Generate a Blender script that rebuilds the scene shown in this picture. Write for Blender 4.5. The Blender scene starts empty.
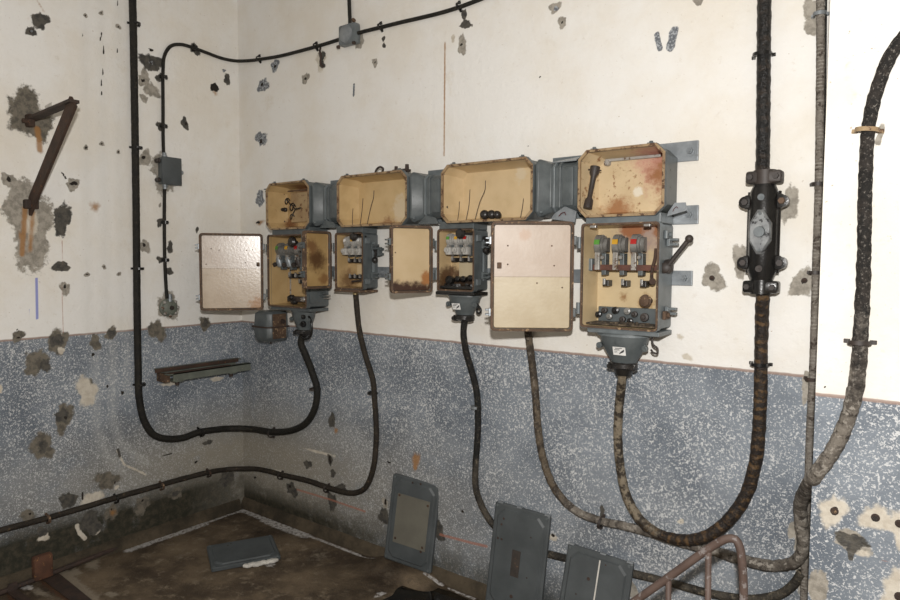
import bpy, bmesh, math, random
import numpy as np
from mathutils import Vector, Matrix, noise as mnoise
PI = math.pi
random.seed(7)
scene = bpy.context.scene
COL = scene.collection

# ------------------------------------------------------------------ materials
class Nodes:
    def __init__(s, name):
        s.m = bpy.data.materials.new(name); s.m.use_nodes = True
        s.t = s.m.node_tree; s.t.nodes.clear()
        s.out = s.t.nodes.new('ShaderNodeOutputMaterial')
        s.b = s.t.nodes.new('ShaderNodeBsdfPrincipled')
        s.t.links.new(s.b.outputs[0], s.out.inputs[0])
        s.tc = s.t.nodes.new('ShaderNodeTexCoord')
        s.obj = s.tc.outputs['Object']
    def set(s, sock, v):
        if isinstance(v, bpy.types.NodeSocket): s.t.links.new(v, sock)
        elif isinstance(v, (tuple, list)) and len(v) == 3 and sock.type == 'RGBA': sock.default_value = (*v, 1)
        else: sock.default_value = v
    def noise(s, scale, detail=3, rough=.55, vec=None, dist=0.0, col=False):
        n = s.t.nodes.new('ShaderNodeTexNoise'); n.inputs['Scale'].default_value = scale
        n.inputs['Detail'].default_value = detail; n.inputs['Roughness'].default_value = rough
        n.inputs['Distortion'].default_value = dist
        s.set(n.inputs['Vector'], vec or s.obj)
        return n.outputs['Color' if col else 'Fac']
    def voro(s, scale, vec=None, feat='F1'):
        n = s.t.nodes.new('ShaderNodeTexVoronoi'); n.feature = feat; n.inputs['Scale'].default_value = scale
        s.set(n.inputs['Vector'], vec or s.obj); return n.outputs['Distance']
    def math(s, op, a, b=0.0, c=None, clamp=False):
        n = s.t.nodes.new('ShaderNodeMath'); n.operation = op; n.use_clamp = clamp
        s.set(n.inputs[0], a); s.set(n.inputs[1], b)
        if c is not None: s.set(n.inputs[2], c)
        return n.outputs[0]
    def step(s, v, a, b, to0=0.0, to1=1.0):
        n = s.t.nodes.new('ShaderNodeMapRange'); n.interpolation_type = 'SMOOTHSTEP'
        s.set(n.inputs['Value'], v); n.inputs['From Min'].default_value = a; n.inputs['From Max'].default_value = b
        n.inputs['To Min'].default_value = to0; n.inputs['To Max'].default_value = to1
        return n.outputs['Result']
    def mix(s, f, a, b):
        n = s.t.nodes.new('ShaderNodeMix'); n.data_type = 'RGBA'
        s.set(n.inputs[0], f); s.set(n.inputs[6], a); s.set(n.inputs[7], b)
        return n.outputs[2]
    def attr(s, name):
        n = s.t.nodes.new('ShaderNodeAttribute'); n.attribute_name = name; return n.outputs['Fac']
    def xyz(s, vec=None):
        n = s.t.nodes.new('ShaderNodeSeparateXYZ'); s.set(n.inputs[0], vec or s.obj); return n.outputs
    def scaled(s, v, vec=None):
        n = s.t.nodes.new('ShaderNodeMapping'); s.set(n.inputs['Vector'], vec or s.obj)
        n.inputs['Scale'].default_value = v; return n.outputs[0]
    def bump(s, h, strength=.3, dist=.01, prev=None):
        n = s.t.nodes.new('ShaderNodeBump'); n.inputs['Strength'].default_value = strength
        n.inputs['Distance'].default_value = dist; s.set(n.inputs['Height'], h)
        if prev is not None: s.set(n.inputs['Normal'], prev)
        return n.outputs[0]
    def done(s, col, rough=.5, metal=0.0, normal=None, spec=.5):
        s.set(s.b.inputs['Base Color'], col); s.set(s.b.inputs['Roughness'], rough)
        s.set(s.b.inputs['Metallic'], metal); s.b.inputs['Specular IOR Level'].default_value = spec
        if normal is not None: s.set(s.b.inputs['Normal'], normal)
        return s.m

MATS = {}
def worn(name, c1, c2, patch=None, amt=.62, scale=22, rough=.45, metal=0.0, bumps=.15, spec=.5, width=.05):
    """base colour c1 varied with c2, sharp edged patches (rust, dirt, chipped paint) of a third colour"""
    n = Nodes(name)
    col = n.mix(n.step(n.noise(scale*.5, 4), .35, .68), c1, c2)
    r = rough
    if patch:
        k = n.step(n.noise(scale, 6, .68), amt, amt+width)
        col = n.mix(k, col, patch)
        r = n.math('MULTIPLY_ADD', k, .85-rough, rough)
    MATS[name] = n.done(col, r, metal, n.bump(n.noise(scale*4, 4), bumps, .004), spec)
    return MATS[name]

worn('grey_paint', (.100,.114,.117), (.072,.083,.086), (.040,.030,.022), .67, 34, .42)
worn('grey_paint_light', (.150,.170,.178), (.108,.124,.130), (.085,.058,.040), .66, 30, .40)
worn('lid_paint', (.072,.082,.086), (.052,.060,.063), (.075,.045,.025), .71, 16, .55)
worn('lid_plate', (.135,.130,.105), (.110,.104,.085), (.110,.065,.030), .70, 14, .6)
worn('rust', (.060,.034,.022), (.036,.022,.016), (.125,.055,.024), .60, 40, .85, bumps=.5)
worn('dark_rust', (.050,.030,.022), (.028,.019,.015), (.110,.052,.025), .64, 40, .75, bumps=.5)
worn('rim_rust', (.110,.066,.040), (.052,.032,.021), (.300,.200,.115), .57, 45, .75, bumps=.4)
worn('rim_cream', (.330,.235,.130), (.220,.140,.075), (.090,.048,.026), .55, 40, .7, bumps=.4)
worn('cover_grey', (.230,.240,.240), (.120,.125,.130), (.020,.020,.020), .56, 45, .4, .3)
worn('block_rust', (.110,.048,.026), (.060,.028,.017), (.240,.115,.040), .60, 30, .85, bumps=.6)
worn('slot_dark', (.045,.036,.030), (.026,.022,.020), (.110,.070,.045), .60, 40, .7)
worn('black_iron', (.008,.008,.008), (.014,.013,.012), (.060,.044,.032), .69, 40, .26)
worn('iron_brown', (.040,.030,.025), (.025,.020,.018), (.095,.060,.040), .66, 40, .55)
worn('bakelite', (.014,.013,.012), (.025,.022,.020), (.06,.05,.04), .72, 40, .35)
worn('galvanised', (.300,.325,.345), (.215,.235,.250), (.150,.120,.095), .66, 40, .42, .45)
worn('bright_metal', (.420,.415,.400), (.250,.240,.225), (.120,.080,.055), .56, 60, .35, .6)
worn('shroud', (.210,.205,.190), (.120,.115,.105), (.120,.100,.080), .68, 40, .3)
worn('shroud_pale', (.440,.430,.405), (.300,.290,.265), (.200,.180,.150), .68, 50, .3)
worn('bar_red', (.115,.042,.026), (.075,.030,.020), (.060,.030,.020), .64, 50, .6)
worn('pale_metal', (.370,.355,.330), (.250,.235,.210), (.130,.080,.050), .56, 40, .45, .2)
worn('brass', (.450,.350,.180), (.300,.230,.120), (.120,.090,.050), .66, 60, .35, .8)
worn('debris', (.035,.027,.020), (.120,.090,.060), (.340,.270,.170), .60, 90, .9, bumps=.8)
worn('frame_rust', (.115,.078,.064), (.075,.048,.038), (.215,.190,.180), .58, 30, .6)
worn('dusty_steel', (.150,.165,.135), (.110,.120,.100), (.300,.280,.230), .66, 30, .6)
worn('green_tag', (.090,.300,.040), (.080,.240,.040), None, rough=.4)
worn('yellow_tag', (.560,.310,.020), (.480,.260,.020), None, rough=.4)
worn('red_tag', (.420,.018,.015), (.340,.018,.015), None, rough=.4)
worn('white_label', (.800,.800,.780), (.680,.680,.660), (.40,.38,.36), .70, 40, .4)
worn('ink', (.03,.03,.035), (.05,.05,.05), None, rough=.5)
worn('red_ink', (.10,.02,.02), (.07,.02,.02), None, rough=.5)
worn('chalk', (.62,.60,.55), (.50,.48,.44), None, rough=.9)

def cable_mat(name, c1, c2, c3, amt=.55, band=0.0, bandcol=(.2,.1,.03), sheen=.5, bscale=40, head=None, tail=None):
    """head / tail: (where along the run, colour, second colour) for a stretch that looks different"""
    n = Nodes(name); nz = n.noise(bscale, 5, .7); nb = n.noise(12, 4)
    col = n.mix(n.step(nb, .4, .66), c1, c2)
    if band:
        ph = n.math('FRACT', n.math('ADD', n.math('DIVIDE', n.attr('wrap'), band), n.math('MULTIPLY', n.noise(9, 3), 1.6)))
        w = n.math('ADD', n.math('ABSOLUTE', n.math('SUBTRACT', ph, .5)), n.math('MULTIPLY', n.math('SUBTRACT', n.noise(60, 4), .5), .55))
        k = n.math('MULTIPLY', n.step(w, .24, .38), n.step(n.noise(34, 5, .75), .44, .58))
        col = n.mix(k, col, bandcol)
    col = n.mix(n.step(nz, amt, amt+.09), col, c3)
    for e, sg in ((head, 1), (tail, -1)):
        if e:
            q = n.math('ADD', n.attr('run'), n.math('MULTIPLY', n.math('SUBTRACT', n.noise(14, 5, .7), .5), .22))
            k = n.step(q, e[0]-.03, e[0]+.03, *((1, 0) if sg > 0 else (0, 1)))
            col = n.mix(k, col, n.mix(n.step(n.noise(24, 5, .7), .44, .56), e[1], e[2]))
    dust = n.noise(95, 5, .75)
    col = n.mix(n.math('MULTIPLY', n.step(dust, .54, .66), .55), col, c3)
    h = n.math('ADD', nz, n.noise(120, 3))
    MATS[name] = n.done(col, sheen, 0, n.bump(h, .9, .006), .3)
cable_mat('cable_black', (.011,.0105,.009), (.017,.015,.011), (.048,.040,.028), .58, sheen=.6)
cable_mat('cable_brown', (.020,.016,.012), (.030,.024,.018), (.085,.060,.036), .57, sheen=.7)
cable_mat('cable_dusty', (.060,.052,.040), (.022,.020,.017), (.150,.125,.090), .56, sheen=.7, head=(.30,(.010,.010,.009),(.014,.013,.012)))
cable_mat('cable_pitch', (.008,.008,.008), (.014,.013,.012), (.038,.029,.022), .60, .045, (.030,.023,.018), .34)
cable_mat('cable_banded', (.016,.012,.010), (.026,.019,.014), (.075,.045,.020), .57, .034, (.105,.062,.028), .55, head=(.36,(.210,.175,.125),(.034,.027,.020)))
cable_mat('cable_wrapped', (.175,.155,.130), (.070,.059,.049), (.290,.265,.230), .52, .036, (.050,.042,.035), .8, head=(.24,(.115,.090,.062),(.045,.035,.026)), tail=(.74,(.026,.022,.019),(.013,.012,.011)))
cable_mat('conduit_braid', (.190,.170,.145), (.125,.108,.090), (.050,.038,.030), .55, .012, (.260,.240,.210), .7)

def lining(name, base=(.600,.435,.210), base2=(.500,.340,.150), split=None, upper=None, rust=.66, rustcol=(.200,.080,.025),
           stains=(), rough=.42, edge_z=None, scale=18):
    """old cream paint inside the cabinets: rust freckles, an optional lower tone below a line, and burn or rust stains with a place"""
    n = Nodes(name); x, y, z = n.xyz()
    col = n.mix(n.step(n.noise(scale*.5, 4), .35, .7), base, base2)
    if split is not None:
        up = n.step(z, split-.0015, split+.0015)
        col = n.mix(up, col, n.mix(n.step(n.noise(9, 3), .35, .7), upper[0], upper[1]))
        ln = n.math('LESS_THAN', n.math('ABSOLUTE', n.math('SUBTRACT', z, split)), .0016)
        col = n.mix(n.math('MULTIPLY', ln, .55), col, (.16,.10,.05))
    nz = n.noise(scale*1.6, 7, .72)
    if rust: col = n.mix(n.step(nz, rust, rust+.07), col, rustcol)
    if edge_z is not None:      # rust creeping up from the bottom edge
        k = n.step(n.math('ADD', z, n.math('MULTIPLY', n.math('SUBTRACT', nz, .5), .11)), edge_z[0], edge_z[1], 1, 0)
        col = n.mix(k, col, edge_z[2])
    for (cx, cy, cz, r, hard, c) in stains:
        d = n.t.nodes.new('ShaderNodeVectorMath'); d.operation = 'DISTANCE'
        n.set(d.inputs[0], n.obj); d.inputs[1].default_value = (cx, cy, cz)
        q = n.math('ADD', n.math('DIVIDE', d.outputs['Value'], r), n.math('MULTIPLY', n.math('SUBTRACT', nz, .5), 2.6))
        col = n.mix(n.step(q, 1-hard, 1+hard, 1, 0), col, c)
    n.bt = n.bump(n.noise(70, 4), .12, .004)
    MATS[name] = n.done(col, rough, 0, n.bt)
    return MATS[name]

def wall_mat(name, dado=1.2077):
    n = Nodes(name); geo = n.t.nodes.new('ShaderNodeNewGeometry'); P = geo.outputs['Position']
    x, y, z = n.xyz(P)
    # limewash above
    big = n.noise(1.9, 5, .62, P)
    white = n.mix(n.step(big, .38, .66), (.800,.788,.755), (.745,.705,.630))
    white = n.mix(n.step(n.noise(5, 6, .7, P), .58, .80), white, (.690,.640,.555))
    white = n.mix(n.step(n.noise(75, 4, .65, P), .665, .72), white, (.46,.39,.31))
    white = n.mix(n.math('MULTIPLY', n.step(n.noise(26, 6, .75, P), .58, .70), .35), white, (.58,.52,.43))
    # terrazzo painted dado below: white flecks on blue grey
    blue = n.mix(n.step(n.noise(2.6, 5, .6, P), .36, .66), (.225,.255,.290), (.125,.148,.178))
    dn = n.t.nodes.new('ShaderNodeVectorMath'); dn.operation = 'ADD'
    sc = n.t.nodes.new('ShaderNodeVectorMath'); sc.operation = 'SCALE'; sc.inputs['Scale'].default_value = .008
    n.set(sc.inputs[0], n.noise(90, 2, .5, P, col=True)); n.set(dn.inputs[0], P); n.set(dn.inputs[1], sc.outputs[0])
    f1 = n.noise(112, 2.4, .6, dn.outputs[0]); f2 = n.noise(170, 2, .5, dn.outputs[0])
    dens = n.math('MULTIPLY', n.math('SUBTRACT', n.noise(3.1, 3, .5, P), .5), .16)
    fleck = n.math('MAXIMUM', n.step(n.math('ADD', f1, dens), .580, .625),
                   n.math('MULTIPLY', n.step(n.math('ADD', f2, dens), .585, .625), .75))
    wornk = n.math('MULTIPLY', n.attr('worn'), n.step(n.math('ADD', n.noise(6, 6, .65, P), n.math('MULTIPLY', n.attr('worn'), .15)), .26, .60), clamp=True)
    blue = n.mix(n.math('MULTIPLY', wornk, .9), blue, (.290,.262,.208))
    fl = n.math('MULTIPLY', fleck, n.math('SUBTRACT', 1.0, n.math('MULTIPLY', wornk, .65)))
    blue = n.mix(n.math('MULTIPLY', fl, .85), blue, (.640,.650,.650))
    zz = n.math('ADD', z, n.math('MULTIPLY', n.math('SUBTRACT', n.noise(20, 2, .5, P), .5), .006))
    col = n.mix(n.step(zz, dado-.0015, dado+.0015), blue, white)
    ln = n.step(n.math('ABSOLUTE', n.math('SUBTRACT', zz, dado)), .003, .007, 1, 0)
    col = n.mix(n.math('MULTIPLY', ln, .85), col, (.290,.200,.160))
    # marks with a shape of their own
    ne = n.math('MULTIPLY', n.math('SUBTRACT', n.noise(38, 5, .65, P), .5), .50)
    def mask(a, w=.05): return n.step(n.math('ADD', n.attr(a), ne), .5-w, .5+w)
    g = n.noise(30, 5, .7, P)
    mold = n.math('MULTIPLY', n.attr('mold'), n.step(n.math('ADD', n.noise(6, 7, .72, P), n.math('MULTIPLY', n.attr('mold'), .20)), .38, .66), clamp=True)
    col = n.mix(mold, col, n.mix(n.step(g, .4, .65), (.026,.026,.018), (.060,.052,.036)))
    col = n.mix(n.math('MULTIPLY', n.attr('chase'), .30), col, (.60,.60,.575))
    kl = mask('cement_light'); col = n.mix(kl, col, n.mix(n.step(g, .4, .62), (.370,.340,.290), (.240,.220,.185)))
    kw = mask('cement_brown', .07); col = n.mix(kw, col, n.mix(n.step(g, .4, .62), (.175,.155,.122), (.095,.086,.070)))
    kp = mask('plaster', .10); col = n.mix(kp, col, n.mix(n.step(g, .4, .62), (.600,.555,.470), (.500,.450,.370)))
    kd = mask('cement_dark'); col = n.mix(kd, col, n.mix(n.step(g, .4, .62), (.098,.090,.075), (.052,.050,.046)))
    kb = mask('lead'); col = n.mix(kb, col, n.mix(n.step(n.noise(90, 3, .6, P), .45, .62), (.130,.140,.155), (.400,.420,.440)))
    kr = n.step(n.math('ADD', n.attr('rust'), ne), .30, .72); col = n.mix(n.math('MULTIPLY', kr, .85), col, (.330,.165,.055))
    kh = mask('hole', .04); col = n.mix(kh, col, (.022,.017,.013))
    col = n.mix(n.math('MULTIPLY', n.step(n.attr('blue_line'), .4, .6), .75), col, (.12,.16,.55))
    col = n.mix(n.math('MULTIPLY', n.step(n.math('ADD', n.attr('red_line'), n.math('MULTIPLY', ne, .7)), .4, .65), .7), col, (.36,.15,.10))
    # relief
    h = n.math('MULTIPLY_ADD', n.noise(30, 6, .65, P), .55, n.math('MULTIPLY', n.noise(7, 4, .5, P), .5))
    h = n.math('SUBTRACT', h, n.math('MULTIPLY', n.math('MAXIMUM', kd, kb), .35))
    h = n.math('SUBTRACT', h, n.math('MULTIPLY', kl, .25))
    h = n.math('SUBTRACT', h, n.math('MULTIPLY', kh, .7))
    h = n.math('ADD', h, n.math('MULTIPLY', n.math('MAXIMUM', kd, kl), n.math('MULTIPLY', g, .5)))
    rough = n.step(zz, dado-.002, dado+.002, .55, .85)
    MATS[name] = n.done(col, rough, 0, n.bump(h, .55, .012), .35)
    return MATS[name]
wall_mat('wall_paint')

def floor_mat(name):
    n = Nodes(name); geo = n.t.nodes.new('ShaderNodeNewGeometry'); P = geo.outputs['Position']
    col = n.mix(n.step(n.noise(3.0, 6, .65, P), .34, .66), (.185,.138,.088), (.058,.041,.026))
    col = n.mix(n.step(n.noise(14, 6, .7, P), .52, .72), col, (.250,.200,.140))
    col = n.mix(n.step(n.noise(34, 4, .65, P), .66, .74), col, (.025,.019,.014))
    col = n.mix(n.step(n.voro(60, P), .05, .12, .5, 0), col, (.30,.26,.21))
    ne = n.math('MULTIPLY', n.math('SUBTRACT', n.noise(34, 6, .7, P), .5), .9)
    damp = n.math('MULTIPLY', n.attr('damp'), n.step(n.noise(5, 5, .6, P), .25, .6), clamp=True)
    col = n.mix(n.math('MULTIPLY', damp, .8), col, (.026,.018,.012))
    kr = n.step(n.math('ADD', n.attr('rust'), ne), .44, .56); col = n.mix(kr, col, n.mix(n.noise(40, 4), (.055,.026,.014), (.110,.058,.030)))
    kp = n.step(n.math('ADD', n.attr('grit'), ne), .40, .75); col = n.mix(n.math('MULTIPLY', kp, .75), col, (.290,.250,.190))
    ks = n.math('MULTIPLY', n.step(n.math('ADD', n.attr('salt'), n.math('MULTIPLY', ne, 1.1)), .40, .66), n.step(n.noise(48, 6, .75, P), .36, .56)); col = n.mix(n.math('MULTIPLY', ks, .9), col, (.560,.545,.530))
    h = n.math('ADD', n.noise(30, 6, .7, P), n.math('MULTIPLY', n.noise(110, 4, .6, P), .5))
    MATS[name] = n.done(col, n.math('MULTIPLY_ADD', damp, -.5, .9), 0, n.bump(h, .7, .012), .35)
floor_mat('floor_dirt')
n = Nodes('coving'); geo = n.t.nodes.new('ShaderNodeNewGeometry'); P = geo.outputs['Position']
col = n.mix(n.step(n.noise(4, 6, .7, P), .36, .66), (.090,.070,.046), (.034,.028,.019))
col = n.mix(n.step(n.noise(22, 5, .7, P), .62, .70), col, (.045,.034,.022))
MATS['coving'] = n.done(col, .9, 0, n.bump(n.noise(40, 5, .7, P), .6, .01), .3)
n = Nodes('water'); MATS['water'] = n.done(n.mix(n.step(n.noise(9, 5), .4, .6), (.006,.005,.004), (.013,.010,.006)), .06, 0, n.bump(n.noise(12, 2), .05, .01))
n = Nodes('ceiling_paint'); MATS['ceiling_paint'] = n.done(n.mix(n.noise(3, 4), (.36,.34,.31), (.28,.26,.24)), .9)

# ------------------------------------------------------------------ geometry helpers
class B:
    """collects shapes in one bmesh; a matrix can place them"""
    def __init__(s, M=None): s.bm = bmesh.new(); s.M = M or Matrix(); s.bevel = None
    def v(s, p): return s.bm.verts.new(s.M @ Vector(p))
    def f(s, vs):
        try: return s.bm.faces.new(vs)
        except ValueError: return None
    def hexa(s, pts):
        v = [s.v(p) for p in pts]
        for q in ((0,3,2,1),(4,5,6,7),(0,1,5,4),(1,2,6,5),(2,3,7,6),(3,0,4,7)): s.f([v[i] for i in q])
    def box(s, c, d, R=None, bev=0):
        R = R or Matrix.Identity(3)
        pts = [Vector(c) + R @ Vector((sx*d[0]/2, sy*d[1]/2, sz*d[2]/2)) for sz in (-1,1) for sx,sy in ((-1,-1),(1,-1),(1,1),(-1,1))]
        if not bev: s.hexa(pts); return s
        t = bmesh.new(); vv = [t.verts.new(p) for p in pts]
        for q in ((0,3,2,1),(4,5,6,7),(0,1,5,4),(1,2,6,5),(2,3,7,6),(3,0,4,7)): t.faces.new([vv[i] for i in q])
        bmesh.ops.bevel(t, geom=list(t.edges)+list(t.verts), offset=bev, segments=2, affect='EDGES', profile=.5)
        mp = {w: s.v(w.co) for w in t.verts}
        for f in t.faces: s.f([mp[w] for w in f.verts])
        t.free(); return s
    def bx(s, x0, x1, y0, y1, z0, z1, bev=0): return s.box(((x0+x1)/2,(y0+y1)/2,(z0+z1)/2), (abs(x1-x0),abs(y1-y0),abs(z1-z0)), None, bev)
    def loft(s, rings, cap0=True, cap1=True, closed=False):
        R = [[s.v(p) for p in r] for r in rings]
        n = len(R[0]); seq = list(range(len(R)-1))
        for i in seq:
            for k in range(n): s.f([R[i][k], R[i][(k+1)%n], R[i+1][(k+1)%n], R[i+1][k]])
        if closed:
            for k in range(n): s.f([R[-1][k], R[-1][(k+1)%n], R[0][(k+1)%n], R[0][k]])
        else:
            if cap0: s.f(list(reversed(R[0])))
            if cap1: s.f(R[-1])
        return s
    def frame(s, d):
        d = Vector(d).normalized(); a = Vector((0,0,1)) if abs(d.z) < .9 else Vector((0,1,0))
        u = d.cross(a).normalized(); return d, u, d.cross(u)
    def ring(s, c, d, r, n=16, sq=1.0):
        d, u, w = s.frame(d)
        return [Vector(c)+u*math.cos(2*PI*k/n)*r + w*math.sin(2*PI*k/n)*r*sq for k in range(n)]
    def cyl(s, a, b, r0, r1=None, n=16):
        r1 = r0 if r1 is None else r1; d = Vector(b)-Vector(a)
        return s.loft([s.ring(a, d, r0, n), s.ring(b, d, r1, n)])
    def lathe(s, a, d, prof, n=20, sq=1.0):
        """profile of (distance along d, radius)"""
        a = Vector(a); d = Vector(d).normalized()
        return s.loft([s.ring(a+d*t, d, max(r, .0004), n, sq) for t, r in prof])
    def ball(s, c, r, n=12, flat=1.0, d=(0,0,1)):
        c = Vector(c); d = Vector(d).normalized()
        return s.lathe(c-d*r*flat, d, [(r*flat*(1-math.cos(PI*i/8)), r*math.sin(PI*i/8)) for i in range(9)], n)
    def tube(s, pts, r, n=8):
        pts = [Vector(p) for p in pts]; rr = r if isinstance(r, (list, tuple)) else [r]*len(pts)
        T = [(pts[min(i+1,len(pts)-1)]-pts[max(i-1,0)]).normalized() for i in range(len(pts))]
        d, u, w = s.frame(T[0]); rings = []
        for i, p in enumerate(pts):
            u = (u - T[i]*u.dot(T[i])).normalized(); w = T[i].cross(u)
            rings.append([p + u*math.cos(2*PI*k/n)*rr[i] + w*math.sin(2*PI*k/n)*rr[i] for k in range(n)])
        return s.loft(rings)
    def plate(s, outline, n, t):
        """flat polygon given by 3D points, thickened along n"""
        n = Vector(n).normalized()*t
        return s.loft([[Vector(p) for p in outline], [Vector(p)+n for p in outline]])
    def build(s, name, mat, parent=None, smooth=None, bevel=0, origin=None):
        bm = s.bm
        bmesh.ops.remove_doubles(bm, verts=bm.verts, dist=1e-6)
        bmesh.ops.recalc_face_normals(bm, faces=bm.faces)
        if bevel:
            es = [e for e in bm.edges if len(e.link_faces) == 2 and e.calc_face_angle(0) > .6]
            bmesh.ops.bevel(bm, geom=es, offset=bevel, segments=2, affect='EDGES', profile=.5, clamp_overlap=True)
        if origin is None:
            if parent is not None: origin = wloc(parent)
            else:
                cs = [w.co for w in bm.verts]
                origin = Vector(((min(c.x for c in cs)+max(c.x for c in cs))/2, (min(c.y for c in cs)+max(c.y for c in cs))/2, min(c.z for c in cs)))
        bmesh.ops.translate(bm, verts=bm.verts, vec=-Vector(origin))
        me = bpy.data.meshes.new(name); bm.to_mesh(me); bm.free()
        if smooth is not None:
            me.polygons.foreach_set('use_smooth', [True]*len(me.polygons))
            if smooth < 3: me.set_sharp_from_angle(angle=smooth)
        o = bpy.data.objects.new(name, me); COL.objects.link(o)
        me.materials.append(MATS[mat] if isinstance(mat, str) else mat)
        if parent is not None: o.parent = parent
        else: o.location = origin
        return o
def wloc(o):
    p = Vector(o.location)
    while o.parent: o = o.parent; p = p + Vector(o.location)
    return p
def tag(o, label, cat, group=None, kind=None):
    o['label'] = label; o['category'] = cat
    if group: o['group'] = group
    if kind: o['kind'] = kind
    return o
def lab(o, label): o['label'] = label; return o
def thing(name, loc, label, cat, group=None):
    o = bpy.data.objects.new(name, None); COL.objects.link(o); o.location = loc; o.empty_display_size = .05
    return tag(o, label, cat, group)
def struct(o): o['kind'] = 'structure'; return o
def spline(pts, step=.012):
    """Catmull-Rom through the points (x, y, z[, r])"""
    P = [Vector(p[:3]) for p in pts]; P = [P[0]*2-P[1]] + P + [P[-1]*2-P[-2]]
    out = []
    for i in range(1, len(P)-2):
        a, b, c, d = P[i-1:i+3]; n = max(2, int((c-b).length/step))
        ta = max((b-a).length, 1e-4)**.5; tb = max((c-b).length, 1e-4)**.5; tc = max((d-c).length, 1e-4)**.5
        m1 = ((b-a)/ta - (c-a)/(ta+tb) + (c-b)/tb)*tb; m2 = ((c-b)/tb - (d-b)/(tb+tc) + (d-c)/tc)*tb
        for k in range(n):
            t = k/n; out.append(b*(2*t**3-3*t*t+1) + m1*(t**3-2*t*t+t) + c*(-2*t**3+3*t*t) + m2*(t**3-t*t))
    out.append(P[-2]); return out
def cable(name, pts, r, mat, label=None, cat='cable', rough=.03, helix=0.0, pitch=.04, n=14, parent=None, step=.008, seed=0):
    P = spline(pts, step); rr = r if callable(r) else (lambda t: r)
    N = len(P); T = [(P[min(i+1,N-1)]-P[max(i-1,0)]).normalized() for i in range(N)]
    L = [0.0]
    for i in range(1, N): L.append(L[-1]+(P[i]-P[i-1]).length)
    b = B(); d, u, w = b.frame(T[0]); verts = []; wrap = []; run = []; faces = []
    for i in range(N):
        u = (u - T[i]*u.dot(T[i])).normalized(); w = T[i].cross(u); R = rr(L[i]/L[-1])
        for k in range(n):
            a = 2*PI*k/n; q = (L[i]/pitch + k/n) % 1.0
            R2 = R*(1 + helix*(q-.5) + rough*(mnoise.noise(Vector((L[i]*30+seed, math.cos(a)*1.3, math.sin(a)*1.3)))+.6*mnoise.noise(Vector((L[i]*95+seed, math.cos(a)*2.2, math.sin(a)*2.2)))))
            verts.append(P[i] + u*math.cos(a)*R2 + w*math.sin(a)*R2); wrap.append(L[i]); run.append(L[i]/L[-1])
    for i in range(N-1):
        for k in range(n): faces.append((i*n+k, i*n+(k+1)%n, (i+1)*n+(k+1)%n, (i+1)*n+k))
    faces.append(tuple(reversed(range(n)))); faces.append(tuple(range((N-1)*n, N*n)))
    org = wloc(parent) if parent else Vector(min(P, key=lambda p: p.z))
    me = bpy.data.meshes.new(name); me.from_pydata([tuple(p-org) for p in verts], [], faces); me.validate()
    at = me.attributes.new('wrap', 'FLOAT', 'POINT'); at.data.foreach_set('value', wrap)
    me.attributes.new('run', 'FLOAT', 'POINT').data.foreach_set('value', run)
    me.polygons.foreach_set('use_smooth', [True]*len(me.polygons)); me.materials.append(MATS[mat])
    o = bpy.data.objects.new(name, me); COL.objects.link(o)
    if parent: o.parent = parent
    else: o.location = org
    if label: tag(o, label, cat)
    return o
# ------------------------------------------------------------------ the room: walls carry their stains as named fields
FIELDS = ('cement_brown','cement_light','cement_dark','plaster','lead','rust','hole','worn','mold','chase','blue_line','red_line')
def lump(th, seed): return 1 + .16*np.sin(2*th+seed) + .13*np.sin(3*th+seed*2.3) + .09*np.sin(5*th+seed*1.7) + .05*np.sin(9*th+seed*4.1)
def seg_dist(u, v, pts):
    d = np.full(u.shape, 9.0)
    for (a, b), (c, e) in zip(pts[:-1], pts[1:]):
        L2 = max((c-a)**2+(e-b)**2, 1e-9); t = np.clip(((u-a)*(c-a)+(v-b)*(e-b))/L2, 0, 1)
        d = np.minimum(d, np.hypot(u-a-t*(c-a), v-b-t*(e-b)))
    return d
def paint(fields, u, v, marks):
    for i, mk in enumerate(marks):
        a = fields[mk[0]]
        if isinstance(mk[1], list):
            d = seg_dist(u, v, mk[1]); f = np.clip(1-.5*d/mk[2], 0, 1)*(mk[3] if len(mk) > 3 else 1)
        else:
            cu, cv, ru, rv = mk[1]; du, dv = (u-cu)/ru, (v-cv)/rv
            f = np.clip(1-.5*np.hypot(du, dv)/lump(np.arctan2(dv, du), i*1.37), 0, 1)*(mk[2] if len(mk) > 2 else 1)
        np.maximum(a, f, out=a)
def grid(name, us, vs, place, marks, extra, matname, fieldnames, flip=False, more=()):
    U, V = np.meshgrid(us, vs); F = {k: np.zeros(U.shape) for k in fieldnames}
    if extra: extra(F, U, V)
    paint(F, U, V, marks)
    nu, nv = len(us), len(vs); co = place(U, V).reshape(-1, 3)
    i = (np.arange(nv-1)[:, None]*nu + np.arange(nu-1)[None, :]).ravel()
    q = np.stack([i, i+1, i+1+nu, i+nu], 1)
    if flip: q = q[:, ::-1]
    base = len(co); add = [np.array(p, float) for p in more]
    if add:
        co = np.vstack([co]+add); q = np.vstack([q]+[np.arange(4)[None, :]+base+4*k for k in range(len(add))])
    me = bpy.data.meshes.new(name); me.vertices.add(len(co)); me.vertices.foreach_set('co', co.astype(np.float32).ravel())
    me.loops.add(q.size); me.loops.foreach_set('vertex_index', q.astype(np.int32).ravel())
    me.polygons.add(len(q)); me.polygons.foreach_set('loop_start', np.arange(0, q.size, 4, dtype=np.int32))
    me.update(calc_edges=True); me.validate()
    for k in fieldnames:
        vals = np.concatenate([F[k].ravel(), np.zeros(len(co)-base)]).astype(np.float32)
        me.attributes.new(k, 'FLOAT', 'POINT').data.foreach_set('value', vals)
    me.materials.append(MATS[matname])
    o = bpy.data.objects.new(name, me); COL.objects.link(o); return struct(o)
def axis(a, b, st, *far): return np.concatenate([np.arange(a, b, st), np.array([b, *far])])

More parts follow.
